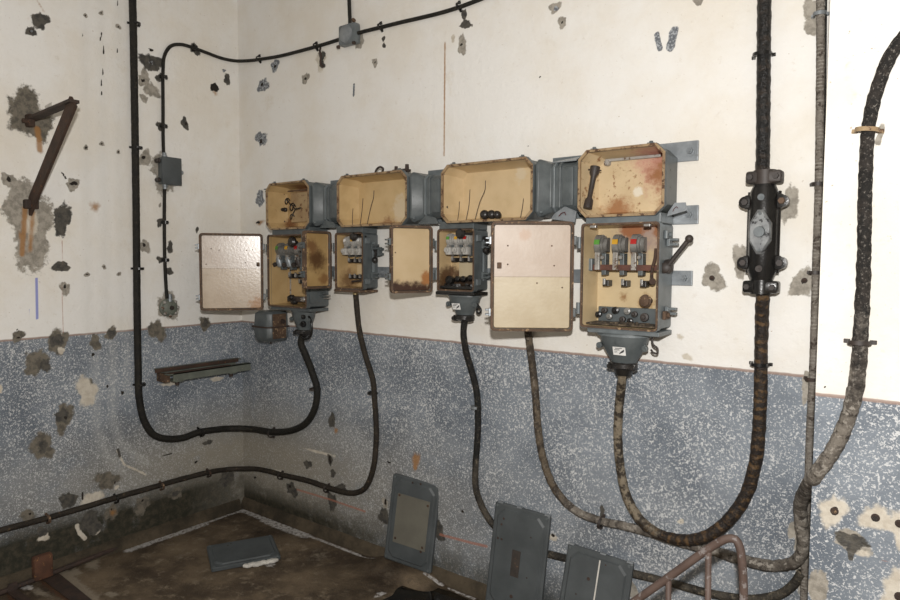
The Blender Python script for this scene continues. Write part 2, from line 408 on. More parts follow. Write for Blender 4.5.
back_marks = [
 # pulled out fixings above the cabinets
 ('lead', (0.3613,2.7478,0.0371,0.0347)), ('lead', (0.2457,2.6493,0.0481,0.0414)), ('lead', (0.2249,2.3359,0.0535,0.0419)), ('hole', (0.2197,2.3185,0.0156,0.0120)), ('hole', (0.2362,2.6567,0.0135,0.0095)), ('hole', (0.3612,2.7420,0.0111,0.0087)),
 ('cement_dark', (0.7709,2.7318,0.0245,0.0271)), ('cement_dark', (0.7704,2.6830,0.0245,0.0217)), ('plaster', (0.7625,2.7062,0.0409,0.0489)), ('cement_light', (1.0663,2.7509,0.0295,0.0361)),
 ('cement_dark', (1.2348,2.7334,0.0111,0.0150)), ('cement_dark', (1.2382,2.6977,0.0111,0.0150)), ('cement_light', (1.1746,2.6234,0.0214,0.0203)), ('hole', (1.1746,2.6234,0.0071,0.0051)),
 ('cement_light', (0.6318,2.6289,0.0299,0.0306)), ('hole', (0.6318,2.6289,0.0103,0.0083)), ('lead', [(1.0203,2.5353), (1.0170,2.4781)], .007),
 ('cement_light', (1.7337,2.6039,0.0261,0.0412)), ('cement_light', (1.7396,2.5982,0.0174,0.0275)), ('hole', (1.7308,2.6090,0.0075,0.0069)),
 ('cement_dark', (1.7443,2.7431,0.0144,0.0273)), ('cement_dark', (1.7561,2.6951,0.0344,0.0182)), ('plaster', (1.6808,2.6462,0.0118,0.0185)), ('rust', [(1.6332,2.6369), (1.6315,2.3653), (1.6298,2.1051)], .006, .8),
 ('cement_light', (2.2201,2.6689,0.0238,0.0248)), ('lead', (2.2249,2.6637,0.0119,0.0124)), ('cement_light', (2.2541,2.5999,0.0211,0.0226)), ('hole', (2.2541,2.5999,0.0066,0.0058)),
 ('lead', [(2.6619,2.4695), (2.6666,2.4386), (2.6749,2.4145)], .012, .9), ('lead', [(2.7271,2.4713), (2.7204,2.4356), (2.7134,2.4110)], .016), ('cement_light', (2.8134,2.5585,0.0181,0.0145)),
 ('lead', (0.2029,1.9751,0.0443,0.0426)), ('rust', (0.2000,1.8288,0.0494,0.0183), .8), ('hole', (0.1802,1.8294,0.0199,0.0080)),
 ('cement_light', (3.1906,2.4365,0.0240,0.0561)), ('cement_light', (3.1919,2.3969,0.0270,0.0397), .95), ('cement_light', (3.2305,1.8618,0.0149,0.0268)),
 ('cement_light', (3.1410,1.7991,0.0282,0.0654)), ('cement_light', (2.9903,1.6053,0.0238,0.0721)), ('cement_light', (2.8944,1.5420,0.0393,0.0519)), ('hole', (2.8945,1.5383,0.0079,0.0081)),
 ('cement_light', (3.1900,1.5270,0.0400,0.0447)), ('hole', (3.1929,1.5340,0.0067,0.0076)), ('plaster', (2.8070,1.2392,0.0225,0.0192), .8), ('plaster', (2.7786,1.3137,0.0190,0.0154), .75),
 ('cement_light', (3.2130,1.2001,0.0122,0.0242)), ('cement_light', (3.2145,1.1516,0.0153,0.0486), .85),
 ('hole', (2.1519,2.3913,0.0049,0.0034)), ('hole', (2.0987,2.1011,0.0051,0.0043)),
 ('red_line', [(0.5241,0.2266), (0.8126,0.2308), (1.0919,0.2271)], .006), ('red_line', [(1.6139,0.2340), (1.7979,0.2424), (1.8968,0.2495)], .007),
 # dado and foot of the wall
 ('cement_dark', (0.8333,0.6924,0.0330,0.0575), .85), ('cement_dark', (0.8147,0.4642,0.0183,0.0349)), ('hole', (0.8147,0.4642,0.0100,0.0232)), ('cement_dark', (0.8389,0.3878,0.0248,0.0203)), ('cement_dark', (0.9038,0.3205,0.0487,0.0230), .9),
 ('cement_dark', (0.6253,0.3986,0.0443,0.0360), .8), ('cement_dark', (0.4779,0.2166,0.0465,0.0432)), ('cement_dark', (0.8291,0.2229,0.0416,0.0467)), ('hole', (0.4596,0.2311,0.0131,0.0087)), ('hole', (0.1160,0.2159,0.0135,0.0091)),
 ('cement_dark', (1.2333,0.2335,0.0327,0.0492)), ('cement_light', (1.2407,0.3061,0.0217,0.0272)), ('hole', (1.2444,0.3124,0.0101,0.0163)), ('rust', (1.4564,0.5800,0.0267,0.0415), .95), ('rust', [(1.4497,0.5995), (1.4531,0.5378)], .01),
 ('hole', (1.2699,0.5339,0.0179,0.0054)), ('cement_dark', (1.6074,0.2477,0.0350,0.0460)), ('cement_dark', (2.4735,0.5560,0.0111,0.0255)), ('plaster', (2.8004,0.5943,0.0115,0.0118)), ('hole', (2.8004,0.5943,0.0038,0.0039)),
 ('hole', (1.7527,0.3844,0.0084,0.0079)), ('rust', (0.8657,0.6402,0.0245,0.0172), .8), ('plaster', (2.2410,0.3836,0.0296,0.0135)), ('hole', (2.2458,0.3939,0.0089,0.0081)), ('cement_light', (2.6102,0.2593,0.0253,0.0375)),
 ('plaster', (0.3662,0.3017,0.0769,0.0125), .8), ('plaster', (0.7306,0.4895,0.2228,0.0118), .7),
 ('chase', [(2.4422,1.2515), (2.4392,0.9361)], .003, .6), ('cement_light', (3.1993,0.6608,0.0219,0.0427)), ('cement_light', (3.2152,0.5574,0.0187,0.1068)), ('hole', (1.8427,1.1789,0.0034,0.0567), .8)]
def back_extra(F, U, V):
    fade = np.clip(1-(V-.10)/.30, 0, 1)*(1-.45*np.clip((U-1.0)/1.2, 0, 1))
    F['worn'][:] = np.clip(np.clip(1.25-(V-.32)/.42, 0, 1.0)*np.clip(1.25-U/1.9, .15, 1), 0, 1)
    F['mold'][:] = np.clip(1.25-(V-.05)/.17, 0, 1)*np.clip(1.15-.42*np.clip((U-.4)/1.0, 0, 1), 0, 1)
left_marks = [
 ('cement_dark', (-1.1265,2.7633,0.0404,0.0386)), ('cement_dark', (-1.1681,2.6994,0.0220,0.0239)), ('lead', (-1.1681,2.6994,0.0088,0.0096)),
 ('cement_brown', (-1.1932,2.2986,0.0964,0.1009)), ('cement_brown', (-1.1324,2.2608,0.0542,0.0684)), ('plaster', (-1.1813,2.2576,0.0132,0.0145), .8), ('rust', [(-1.1554,2.2377), (-1.1479,2.1904), (-1.1451,2.1324)], .014, .95), ('hole', (-1.1897,2.2705,0.0132,0.0193)),
 ('cement_light', (-1.1963,1.7577,0.1061,0.1806)), ('cement_light', (-1.2405,1.8808,0.0690,0.0866)), ('plaster', (-1.1961,1.7626,0.0265,0.0683)), ('rust', [(-1.2200,1.8438), (-1.2273,1.7467), (-1.2398,1.6205)], .013, .9), ('rust', (-1.2374,1.6980,0.0173,0.0387), .8), ('rust', [(-1.1854,1.8265), (-1.2042,1.6404)], .015, .7),
 ('cement_dark', (-1.0535,1.7992,0.0378,0.0858)), ('cement_dark', (-1.0650,1.5615,0.0378,0.0304)), ('cement_light', (-1.0492,1.4493,0.0238,0.0357)), ('hole', (-1.0489,1.4595,0.0072,0.0102)), ('cement_light', (-0.9959,1.9804,0.0339,0.0305)), ('hole', (-0.9909,1.9859,0.0194,0.0112)),
 ('cement_light', (-1.2845,1.9723,0.0295,0.0379)), ('hole', (-1.2843,1.9770,0.0105,0.0119)), ('rust', (-0.8896,1.8757,0.0357,0.0261), .75), ('hole', [(-1.0287,2.0075), (-1.0468,2.0357)], .006, .8),
 ('cement_dark', (-0.5658,2.6944,0.0580,0.0522)), ('lead', (-0.5658,2.6944,0.0116,0.0110)), ('hole', (-0.5642,2.7630,0.0174,0.0066)), ('cement_light', (-0.6081,2.5977,0.0342,0.0437)), ('hole', (-0.6141,2.5855,0.0102,0.0098)), ('cement_light', (-0.5635,2.5415,0.0466,0.0442), .9), ('cement_light', (-0.6107,2.4884,0.0286,0.0274), .85),
 ('cement_dark', (-0.0811,2.7064,0.0247,0.0303)), ('lead', (-0.1012,2.7562,0.0140,0.0097)), ('hole', (-0.1688,2.6398,0.0246,0.0299)), ('rust', (-0.1660,2.6106,0.0205,0.0239), .7), ('cement_dark', (-0.3672,2.3922,0.0228,0.0318)), ('hole', (-0.3609,2.3932,0.0089,0.0093)),
 ('cement_dark', (-0.5148,2.6235,0.0237,0.0334), .9), ('cement_dark', (-0.5151,2.3510,0.0268,0.0336), .9), ('cement_dark', (-0.2943,2.8336,0.0324,0.0348), .95),
 ('cement_light', (-0.4969,2.0949,0.0905,0.0963)), ('cement_light', (-0.6128,2.1596,0.0402,0.0441), .95), ('hole', (-0.6212,2.1640,0.0103,0.0110)),
 ('cement_light', (-0.6243,1.6713,0.0288,0.0390)), ('hole', (-0.6298,1.6796,0.0103,0.0111)), ('cement_dark', (-0.4760,1.6685,0.0214,0.0345), .95), ('cement_dark', (-0.5333,1.8093,0.0209,0.0283), .9), ('cement_dark', (-0.4852,1.5302,0.0245,0.0260), .95), ('cement_dark', (-0.5380,1.5991,0.0209,0.0228), .9), ('cement_light', (-0.4957,1.3282,0.0733,0.0694)),
 ('cement_dark', (-0.3025,1.7788,0.0131,0.0178), .9), ('cement_light', (-0.5310,1.9083,0.0072,0.0141)), ('cement_dark', (-0.3861,2.3890,0.0126,0.0173), .8),
 # screw holes of three removed pipe runs
 *[(k, (-0.9105,2.8500,0.0050*s,0.0051*s), a) for k, s, a in (('cement_light', 2.6, .9), ('hole', 1.1, 1))], *[(k, (-0.8309,2.8854,0.0051*s,0.0052*s), a) for k, s, a in (('cement_light', 2.8, .9), ('hole', 1.0, 1))],
 *[(k, (-0.7429,2.8413,0.0054*s,0.0053*s), a) for k, s, a in (('cement_light', 3.0, .9), ('hole', 1.1, 1))], *[(k, (-0.9268,2.1770,0.0050*s,0.0051*s), a) for k, s, a in (('cement_light', 2.8, .9), ('hole', 1.3, 1))],
 *[(k, (-0.8451,2.2064,0.0052*s,0.0052*s), a) for k, s, a in (('cement_light', 3.0, .9), ('hole', 1.0, 1))], *[(k, (-0.7596,2.1760,0.0054*s,0.0053*s), a) for k, s, a in (('cement_light', 2.6, .9), ('hole', 1.2, 1))],
 *[(k, (-0.9396,1.5192,0.0050*s,0.0052*s), a) for k, s, a in (('cement_light', 3.0, .9), ('hole', 1.1, 1))], *[(k, (-0.8516,1.5579,0.0052*s,0.0053*s), a) for k, s, a in (('cement_light', 2.6, .9), ('hole', 1.1, 1))], *[(k, (-0.7730,1.5196,0.0054*s,0.0054*s), a) for k, s, a in (('cement_light', 2.6, .9), ('hole', 1.0, 1))],
 ('hole', [(-0.9230,2.7711), (-0.9263,2.7401)], .0032), ('hole', [(-0.8324,2.7856), (-0.8387,2.7429)], .0038), ('hole', [(-0.8213,2.7217), (-0.8244,2.6797)], .0032), ('hole', [(-0.7475,2.7406), (-0.7511,2.7030)], .0032), ('hole', [(-0.8360,2.5532), (-0.8396,2.5111)], .0032), ('hole', [(-0.8379,2.4804), (-0.8404,2.4644)], .0032), ('hole', [(-0.7415,2.9772), (-0.7422,2.9510)], .003), ('cement_dark', [(-0.8296,2.6011), (-0.8304,2.5699)], .005, .8),
 ('chase', [(-0.9101,2.9754), (-0.9230,2.3156), (-0.9425,1.2254)], .022, .8), ('chase', [(-0.8293,3.0012), (-0.8408,2.1731), (-0.8500,1.2178)], .026, .9), ('chase', [(-0.7402,3.0296), (-0.7562,2.1844), (-0.7644,1.2109)], .022, .8),
 ('chase', [(-0.9070,1.2225), (-0.9109,0.6867), (-0.8570,0.5385), (-0.7838,0.4373)], .020, .75), ('chase', [(-0.8183,1.2153), (-0.8255,0.7244), (-0.7803,0.5764), (-0.6473,0.4488)], .020, .8), ('chase', [(-0.7370,1.2086), (-0.7459,0.8489)], .016, .6),
 ('plaster', [(-0.8082,0.5548), (-0.7720,0.4680), (-0.6489,0.3799)], .008, .75), ('cement_dark', [(-0.8026,0.5591), (-0.7928,0.5178)], .008, .9),
 ('blue_line', [(-1.1794,1.5028), (-1.1822,1.3047)], .006), ('blue_line', [(-1.2171,1.3563), (-1.2198,1.2678)], .003, .7), ('red_line', [(-1.0565,1.6932), (-1.0628,1.3886), (-1.0628,1.2198)], .004, .75), ('red_line', [(-1.0617,0.6653), (-1.0597,0.3913)], .003, .65),
 ('rust', [(-1.1371,2.8555), (-1.1072,2.8120)], .008, .6),
 # along and under the dado line
 ('cement_light', (-1.2691,1.2252,0.0258,0.0292)), ('hole', (-1.2672,1.2177,0.0069,0.0058)), ('hole', (-1.2725,1.2572,0.0043,0.0049)), ('cement_light', (-1.0995,1.1772,0.0421,0.0559)), ('cement_light', (-1.0564,1.1936,0.0191,0.0359)), ('cement_dark', (-1.0946,1.1869,0.0328,0.0407), .86), ('plaster', (-1.0772,1.1340,0.0142,0.0205)),
 ('cement_light', (-0.9062,1.1585,0.0282,0.0425)), ('hole', (-0.9206,1.0961,0.0102,0.0085)), ('cement_light', (-0.8240,1.1995,0.0292,0.0352)), ('cement_dark', (-0.8240,1.1995,0.0239,0.0270), .85), ('cement_light', (-0.5651,1.1946,0.0505,0.0572)), ('cement_light', (-0.2606,1.2124,0.0404,0.0365)), ('cement_dark', (-0.2606,1.2124,0.0269,0.0243), .86),
 ('cement_light', (-1.1940,1.0865,0.0493,0.0647)), ('cement_dark', (-1.1538,1.0665,0.0274,0.0453), .85), ('plaster', (-0.9563,0.9041,0.0503,0.0741)), ('cement_light', (-0.9511,0.9086,0.0353,0.0477)), ('cement_light', (-1.0727,0.7874,0.0430,0.0724)), ('cement_dark', (-1.0819,0.7995,0.0333,0.0516), .84), ('hole', (-1.0655,0.7861,0.0077,0.0114)),
 ('cement_light', (-1.1794,0.6602,0.0591,0.0607)), ('cement_dark', (-1.1749,0.6592,0.0273,0.0405), .84), ('plaster', (-0.4871,0.8837,0.0494,0.0205)), ('plaster', (-0.1848,0.8618,0.0418,0.0156)), ('hole', (-0.8500,0.9147,0.0063,0.0098)), ('hole', (-0.7703,0.8667,0.0098,0.0099)), ('plaster', (-1.3532,0.9757,0.0124,0.0192)),
 # foot of the wall
 ('plaster', (-0.9463,0.3268,0.0510,0.0377)), ('hole', [(-0.9934,0.3726), (-0.9944,0.3353)], .005), ('cement_light', (-0.8659,0.4030,0.0687,0.0438)), ('hole', (-0.8235,0.3806,0.0070,0.0072)), ('plaster', (-0.8161,0.3507,0.0119,0.0122)), ('cement_light', (-0.8492,0.2209,0.0320,0.0497), .95), ('rust', (-0.8385,0.2176,0.0215,0.0222), .75), ('hole', (-0.8461,0.2366,0.0069,0.0072)),
 ('cement_light', (-0.6763,0.2084,0.0461,0.0459)), ('hole', (-0.6727,0.2362,0.0081,0.0080)), ('cement_dark', (-1.0657,0.3507,0.0386,0.0472)), ('cement_dark', (-0.9549,0.1989,0.0509,0.0648)), ('plaster', [(-1.0254,0.2053), (-1.0118,0.1578), (-0.9875,0.1227)], .011), ('plaster', [(-0.9309,0.1309), (-0.9149,0.1421)], .009), ('cement_dark', (-0.1254,0.2186,0.0432,0.0577)), ('cement_light', (-1.2525,0.3293,0.0309,0.0351)), ('hole', (-1.2434,0.3341,0.0071,0.0070)), ('cement_light', (-0.4702,0.2194,0.0440,0.0299)), ('cement_dark', (-0.4702,0.2194,0.0251,0.0180)),
 ('plaster', (-1.1839,0.1945,0.0229,0.0205)), ('cement_dark', (-1.1921,0.2282,0.0228,0.0255)), ('hole', [(-0.5638,0.4607), (-0.4900,0.4641)], .004, .85), ('hole', (-0.3374,0.3762,0.0106,0.0080)), ('cement_dark', (-0.2544,0.4779,0.0341,0.0186), .9)]
def left_extra(F, U, V):
    # U runs along y (negative towards the viewer)
    F['worn'][:] = np.clip(1.3-(V-.32)/.36, 0, 1)*np.clip(1.15+U/1.7, .22, 1)
    F['mold'][:] = np.clip(1.6-(V-.13)/.13, 0, 1)*np.clip(1.0-.35*np.clip(U/.4+1.0, 0, 1), 0, 1)
left_marks = [(('cement_brown',)+tuple(m[1:])) if m[0] == 'cement_light' and not isinstance(m[1], list) and m[1][1] < 1.32 else m for m in left_marks]
pier_marks = [
 ('plaster', (3.3472,0.8645,0.0358,0.0449)), ('plaster', (3.4543,0.8696,0.0383,0.0405)), ('plaster', (3.5188,0.8510,0.0321,0.0511)), ('plaster', (3.5185,0.6721,0.0461,0.0516)), ('hole', (3.3510,0.8669,0.0087,0.0132)), ('hole', (3.4530,0.8722,0.0081,0.0116)),
 ('cement_dark', (3.3957,0.7866,0.0373,0.0267)), ('cement_light', (3.3983,0.7843,0.0422,0.0326)), ('cement_dark', (3.3968,0.7540,0.0124,0.0208)), ('plaster', (3.4265,0.7592,0.0220,0.0147), .8), ('cement_light', (3.3161,0.6206,0.0237,0.0612)), ('cement_light', (3.3258,0.6482,0.0131,0.0305)), ('hole', (3.5100,0.8688,0.0035,0.0085)), ('hole', (3.5189,0.6607,0.0058,0.0115)),
 ('cement_light', (3.4265,1.9646,0.0071,0.0304)), ('cement_light', (3.4203,1.9405,0.0071,0.0194), .85), ('cement_dark', (3.4446,1.1706,0.0071,0.0100), .75), ('hole', (3.3132,1.2337,0.0026,0.0030)), ('red_line', [(3.4682,0.7503), (3.5153,0.7580)], .003, .6), ('rust', [(3.3350,2.1746), (3.3645,2.0304)], .05, .35)]
def pier_extra(F, U, V):
    F['worn'][:] = np.clip(.7-(V-.2)/.4, 0, 1)*.6; F['mold'][:] = np.clip(1.0-(V-.04)/.12, 0, 1)*.6

H = 3.45
grid('wall_back', axis(0, 3.296, .008), axis(0, 3.3, .008, H), lambda U, V: np.stack([U, U*0, V], -1), back_marks, back_extra, 'wall_paint', FIELDS)
grid('wall_left', np.concatenate([[-4.6, -3.0], axis(-1.6, 0, .008)]), axis(0, 3.3, .008, H), lambda U, V: np.stack([U*0, U, V], -1), left_marks, left_extra, 'wall_paint', FIELDS)
grid('wall_pier', axis(3.29, 3.75, .008, 4.6, 6.2), axis(0, 2.7, .008, H), lambda U, V: np.stack([U, U*0-.329, V], -1), pier_marks, pier_extra, 'wall_paint', FIELDS,
     more=[[(3.29,0,0),(3.29,-.329,0),(3.29,-.329,H),(3.29,0,H)]])
b = B(); b.bx(6.2, 6.3, -4.6, -.329, 0, H); struct(b.build('wall_right', 'ceiling_paint'))
b = B(); b.bx(0, 6.2, -4.7, -4.6, 0, H); struct(b.build('wall_front', 'ceiling_paint'))
b = B(); b.bx(-.1, 6.3, -4.7, .1, H, H+.1); struct(b.build('ceiling', 'ceiling_paint'))

def sstep(a, b, x): t = np.clip((x-a)/(b-a), 0, 1); return t*t*(3-2*t)
def floor_h(x, y):       # silt banked against the foot of the back wall where the lids stand
    return .046*np.maximum(np.exp(-((x-1.42)/.21)**4), .8*sstep(1.90, 2.10, x))*sstep(-.19, -.10, y)
floor_marks = [
 ('salt', [(.050,-.78),(.048,-.60),(.055,-.45),(.050,-.33)], .030), ('salt', [(.046,-.33),(.044,-.16),(.048,-.05)], .014, .9), ('salt', [(.048,-.046),(.20,-.052),(.34,-.050)], .022), ('salt', [(.30,-.055),(.48,-.060),(.66,-.055)], .036), ('salt', [(.66,-.05),(.85,-.046),(1.1,-.05)], .012, .9),
 ('salt', [(1.56,-.050),(1.66,-.046)], .013), ('salt', [(1.70,-.042),(1.86,-.046)], .008), ('salt', [(1.0,-.045),(1.22,-.050)], .006, .9), ('salt', (0.0699,-1.2925,0.0383,0.0201)), ('salt', (0.7947,-0.4205,0.0497,0.0216), .9), ('salt', (1.4756,-0.2886,0.0152,0.0417)),
 ('grit', (0.0351,-0.9811,0.0996,0.0430)), ('grit', (0.0907,-1.0799,0.0643,0.0293)), ('grit', (0.4641,-1.0725,0.0451,0.0229)), ('grit', (0.1728,-1.2742,0.1133,0.0321), .8), ('grit', [(0.0304,-1.1266), (0.4465,-1.1568)], .04), ('grit', (0.9295,-0.1812,0.1112,0.1154), .6), ('grit', (0.3433,-0.6520,0.1019,0.0660), .55),
 ('rust', [(0.0366,-1.1761), (0.4096,-1.1854)], .055), ('rust', [(-0.0405,-1.3402), (0.1587,-1.3797)], .018),
 ('damp', (1.2858,-0.1247,0.1060,0.1935)), ('damp', (1.6913,-0.0972,0.2290,0.1673)), ('damp', (0.4419,-0.1939,0.1567,0.0707), .8), ('damp', (1.0311,-0.0556,0.1729,0.0875), .75), ('damp', (0.5878,-0.4467,0.2133,0.0732), .7), ('damp', (-0.0027,-0.8589,0.2575,0.0478), .6), ('damp', (0.1138,-1.2955,0.2278,0.0796), .8)]
fx = axis(0, 3.4, .012, 4.6, 6.2); fy = np.concatenate([[-4.6, -3.0], axis(-1.9, 0, .012)])
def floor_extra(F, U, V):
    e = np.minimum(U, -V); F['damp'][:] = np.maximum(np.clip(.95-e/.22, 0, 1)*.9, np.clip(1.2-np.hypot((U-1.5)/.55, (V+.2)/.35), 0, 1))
grid('floor', fx, fy, lambda U, V: np.stack([U, V, floor_h(U, V)], -1), floor_marks, floor_extra, 'floor_dirt', ('salt','grit','rust','damp'))
# small rounded coving along the foot of both walls
def coving(name, pts, n):
    b = B(); n = Vector(n); rr = []
    for p in pts:
        p = Vector(p); j = .004*mnoise.noise(p*9)
        rr.append([p, p+Vector((0,0,.064+j)), p+n*.010+Vector((0,0,.060+j)), p+n*(.022+j)+Vector((0,0,.030)), p+n*(.030+j)])
    b.loft(rr); return struct(b.build(name, 'coving', smooth=.9))
coving('baseboard_back', [(x, 0, 0) for x in np.arange(0, 3.30, .06)], (0,-1,0))
coving('baseboard_left', [(0, y, 0) for y in np.arange(-1.9, .01, .06)], (1,0,0))
b = B(); th = np.linspace(0, 2*PI, 48, endpoint=False)
def pud(t, k):
    r = k*(1+.10*math.sin(3*t+.6)+.06*math.sin(5*t+2)+.03*math.sin(9*t)); return (1.735+.235*r*math.cos(t), -.245+.195*r*math.sin(t), .0075 if k < 1 else .006)
b.loft([[pud(t, 1) for t in th], [pud(t, .96) for t in th], [pud(t, .5) for t in th], [pud(t, .06) for t in th]], cap0=False)
o = b.build('puddle', 'water', smooth=3); tag(o, 'dark puddle of water on the floor between the leaning lids', 'puddle', kind='stuff')

# ------------------------------------------------------------------ switchgear: upper row of open busbar chambers
def octa(x0, x1, z0, z1, c, y):
    return [(x0+c,y,z0),(x1-c,y,z0),(x1,y,z0+c),(x1,y,z1-c),(x1-c,y,z1),(x0+c,y,z1),(x0,y,z1-c),(x0,y,z0+c)]
UZ0, UZ1, UD = 1.768, 2.030, .165
def screw(b, p, d=(0,-1,0), r=.006, h=.004):
    p = Vector(p); d = Vector(d); b.cyl(p, p+d*h, r, r*.9, 10); b.cyl(p+d*h, p+d*(h+.0015), r*.55, r*.5, 6)
def chamber(x0, x1, label, linmat, ch=.034):
    t = thing('busbar_chamber', ((x0+x1)/2, -UD/2, UZ0), label, 'electrical box', 'open busbar chambers of the upper row')
    i = .007
    b = B(); b.loft([octa(x0+i, x1-i, UZ0+i, UZ1-i, ch, -.014), octa(x0+i, x1-i, UZ0+i, UZ1-i, ch, -.138),
                     octa(x0, x1, UZ0, UZ1, ch, -.142), octa(x0, x1, UZ0, UZ1, ch, -UD),
                     octa(x0+.010, x1-.010, UZ0+.010, UZ1-.010, ch-.004, -UD), octa(x0+.011, x1-.011, UZ0+.011, UZ1-.011, ch-.004, -.150)], cap1=False)
    b.build('housing', 'grey_paint', t, smooth=.5, bevel=.0015)
    b = B(); b.loft([octa(x0+.0105, x1-.0105, UZ0+.0105, UZ1-.0105, ch-.004, -.158), octa(x0+.018, x1-.018, UZ0+.016, UZ1-.016, ch-.004, -.060),
                     octa(x0+.030, x1-.030, UZ0+.026, UZ1-.026, ch-.008, -.036)], cap0=False)
    b.build('lining', linmat, t, smooth=.5)
    b = B(); b.loft([octa(x0+.001, x1-.001, UZ0+.001, UZ1-.001, ch, -UD+.003), octa(x0+.001, x1-.001, UZ0+.001, UZ1-.001, ch, -UD-.003),
                     octa(x0+.0105, x1-.0105, UZ0+.0105, UZ1-.0105, ch-.004, -UD-.003), octa(x0+.0105, x1-.0105, UZ0+.0105, UZ1-.0105, ch-.004, -.155)], cap0=False, cap1=False)
    b.build('gasket_rim', 'rim_cream', t)
    for x in (x0+.06, x1-.06):
        b = B(); b.cyl((x, -.150, UZ1-.004), (x, -.150, UZ1+.010), .008, .007, 10); b.bx(x-.012, x+.012, -.160, -.135, UZ1-.004, UZ1+.004, .001)
        b.build('clamp_screw', 'grey_paint', t)
    return t
C1 = (.478, .846); C2 = (1.061, 1.538); C3 = (1.742, 2.220); C4 = (2.421, 2.765)
# stains are given relative to each box's own base point
lining('lining_first', (.500,.350,.170), (.400,.270,.120), rust=.61, stains=[(-.03,.045,.15,.085,.6,(.230,.110,.045)), (-.12,.045,.04,.04,.5,(.200,.095,.040)), (0,.03,.24,.06,.4,(.22,.11,.05))])
lining('plate_stained', (.400,.290,.160), (.290,.180,.090), rust=.55, rustcol=(.150,.070,.032))
lining('lining_second', (.540,.395,.205), (.455,.320,.155), rust=.70, stains=[(.0,.03,.0,.05,.5,(.24,.11,.045)), (.1,.04,.09,.06,.4,(.56,.46,.31))])
lining('lining_third', (.580,.445,.265), (.500,.375,.210), rust=.72, stains=[(.23,.03,.0,.05,.4,(.24,.11,.045)), (.1,.04,.21,.03,.3,(.58,.48,.33))])
lining('lining_fourth', (.590,.465,.290), (.510,.390,.230), rust=.58, rustcol=(.250,.125,.055), stains=[(.13,.045,.23,.10,.7,(.470,.220,.175)), (.14,.045,.17,.065,.6,(.28,.125,.050)), (.16,.04,.05,.05,.5,(.30,.135,.055)), (-.06,.04,.02,.06,.5,(.32,.16,.07)), (.02,.046,.105,.018,.3,(.68,.62,.50))])
ch1 = chamber(*C1, 'leftmost open grey busbar chamber with rusty backplate and curled wires inside', 'lining_first')
ch2 = chamber(*C2, 'wide open grey chamber holding three thin wires and nothing else', 'lining_second')
ch3 = chamber(*C3, 'wide open grey chamber holding a dark handle and round black knobs', 'lining_third')
ch4 = chamber(*C4, 'rightmost open grey chamber, pink and rust stained inside its top right corner', 'lining_fourth')
def wire(par, pts, r=.0016, mat='iron_brown', name='wire'):
    b = B(); b.tube(spline(pts, .006), r, 6); return b.build(name, mat, par, smooth=3)
for a in ([(1.1272,-0.1200,1.7736), (1.1173,-0.1100,1.8309), (1.1110,-0.1000,1.8679)], [(1.1815,-0.1200,1.7772), (1.1862,-0.1100,1.8538), (1.1837,-0.1000,1.9155)], [(1.2312,-0.1200,1.7808), (1.2498,-0.1100,1.8712), (1.2577,-0.1000,1.9166), (1.2613,-0.1000,1.9515)]): wire(ch2, a)
for a in ([(1.8021,-0.1200,1.7776), (1.8028,-0.1100,1.8278), (1.7980,-0.1000,1.8694)], [(1.8497,-0.1200,1.7805), (1.8586,-0.1100,1.8523), (1.8564,-0.1000,1.9202)], [(1.8991,-0.1200,1.7833), (1.9185,-0.1100,1.8627), (1.9381,-0.1000,1.9152), (1.9404,-0.1000,1.9545)], [(2.1346,-0.1200,1.7838), (2.1378,-0.1100,1.8306), (2.1362,-0.1000,1.8651)]): wire(ch3, a)
# rusty backplate with curled wires in the first chamber
b = B(); b.bx(.555, .700, -.050, -.040, 1.815, 1.985, .004); o = b.build('backplate', 'plate_stained', ch1)
for p in ((0.3982,-0.0500,1.9902), (0.4941,-0.0500,1.9789), (0.3998,-0.0500,1.8231), (0.4961,-0.0500,1.8230)):
    b = B(); screw(b, p, r=.007); b.build('plate_screw', 'dark_rust', ch1)
def curl(cx, cz, r, n, tail):
    pts = [(cx+r*(1-.1*k/8)*math.cos(k*PI/4), -.075-.002*k, cz+r*math.sin(k*PI/4)) for k in range(n)]
    return pts + tail
wire(ch1, curl(.560, 1.935, .016, 10, [(.600,-.09,1.915),(.625,-.085,1.905)]), .0032, 'black_iron', 'curled_wire')
wire(ch1, curl(.605, 1.900, .020, 9, [(.655,-.10,1.885),(.690,-.09,1.892)]), .0036, 'black_iron', 'curled_wire')
wire(ch1, curl(.600, 1.845, .014, 9, [(.622,-.085,1.87),(.640,-.08,1.893)]), .0032, 'black_iron', 'curled_wire')
for p in ((0.4610,-0.0750,1.9038), (0.5123,-0.0800,1.8897)):
    b = B(); b.lathe(Vector(p)+Vector((0,.03,0)), (0,-1,0), [(0,.012),(.012,.013),(.016,.009),(.024,.011),(.034,.007)], 12); b.build('insulator', 'bakelite', ch1, smooth=.7)
b = B(); b.bx(.50, .82, -.045, -.038, 1.992, 2.000); b.build('cover_strip', 'rim_rust', ch1)
b = B(); b.bx(C4[0]+.06, C4[1]-.06, -.052, -.040, 1.995, 2.006, .002); b.cyl((C4[0]+.07,-.04,1.99),(C4[0]+.07,-.06,1.99),.012,.011,14); b.build('cover_strip', 'pale_metal', ch4)
# bent lugs of bare sheet with a painted squiggle below the chamber corners
def lug(par, x, z, tilt, k=1.0):
    M = Matrix.Translation((x, -.115, z)) @ Matrix.Rotation(tilt, 4, 'Y') @ Matrix.Scale(k, 4)
    b = B(M); b.plate([(-.055,0,-.026),(.055,0,-.026),(.055,0,.018),(.0,0,.032),(-.045,0,-.005)], (0,1,0), .006)
    o = b.build('mounting_lug', 'galvanised', par)
    b = B(M); b.tube([(-.005+.016*math.cos(k*.9), -.003, -.002+.011*math.sin(k*1.35)) for k in range(6)], .0022, 6); b.build('painted_squiggle', 'red_ink', o)
    return o
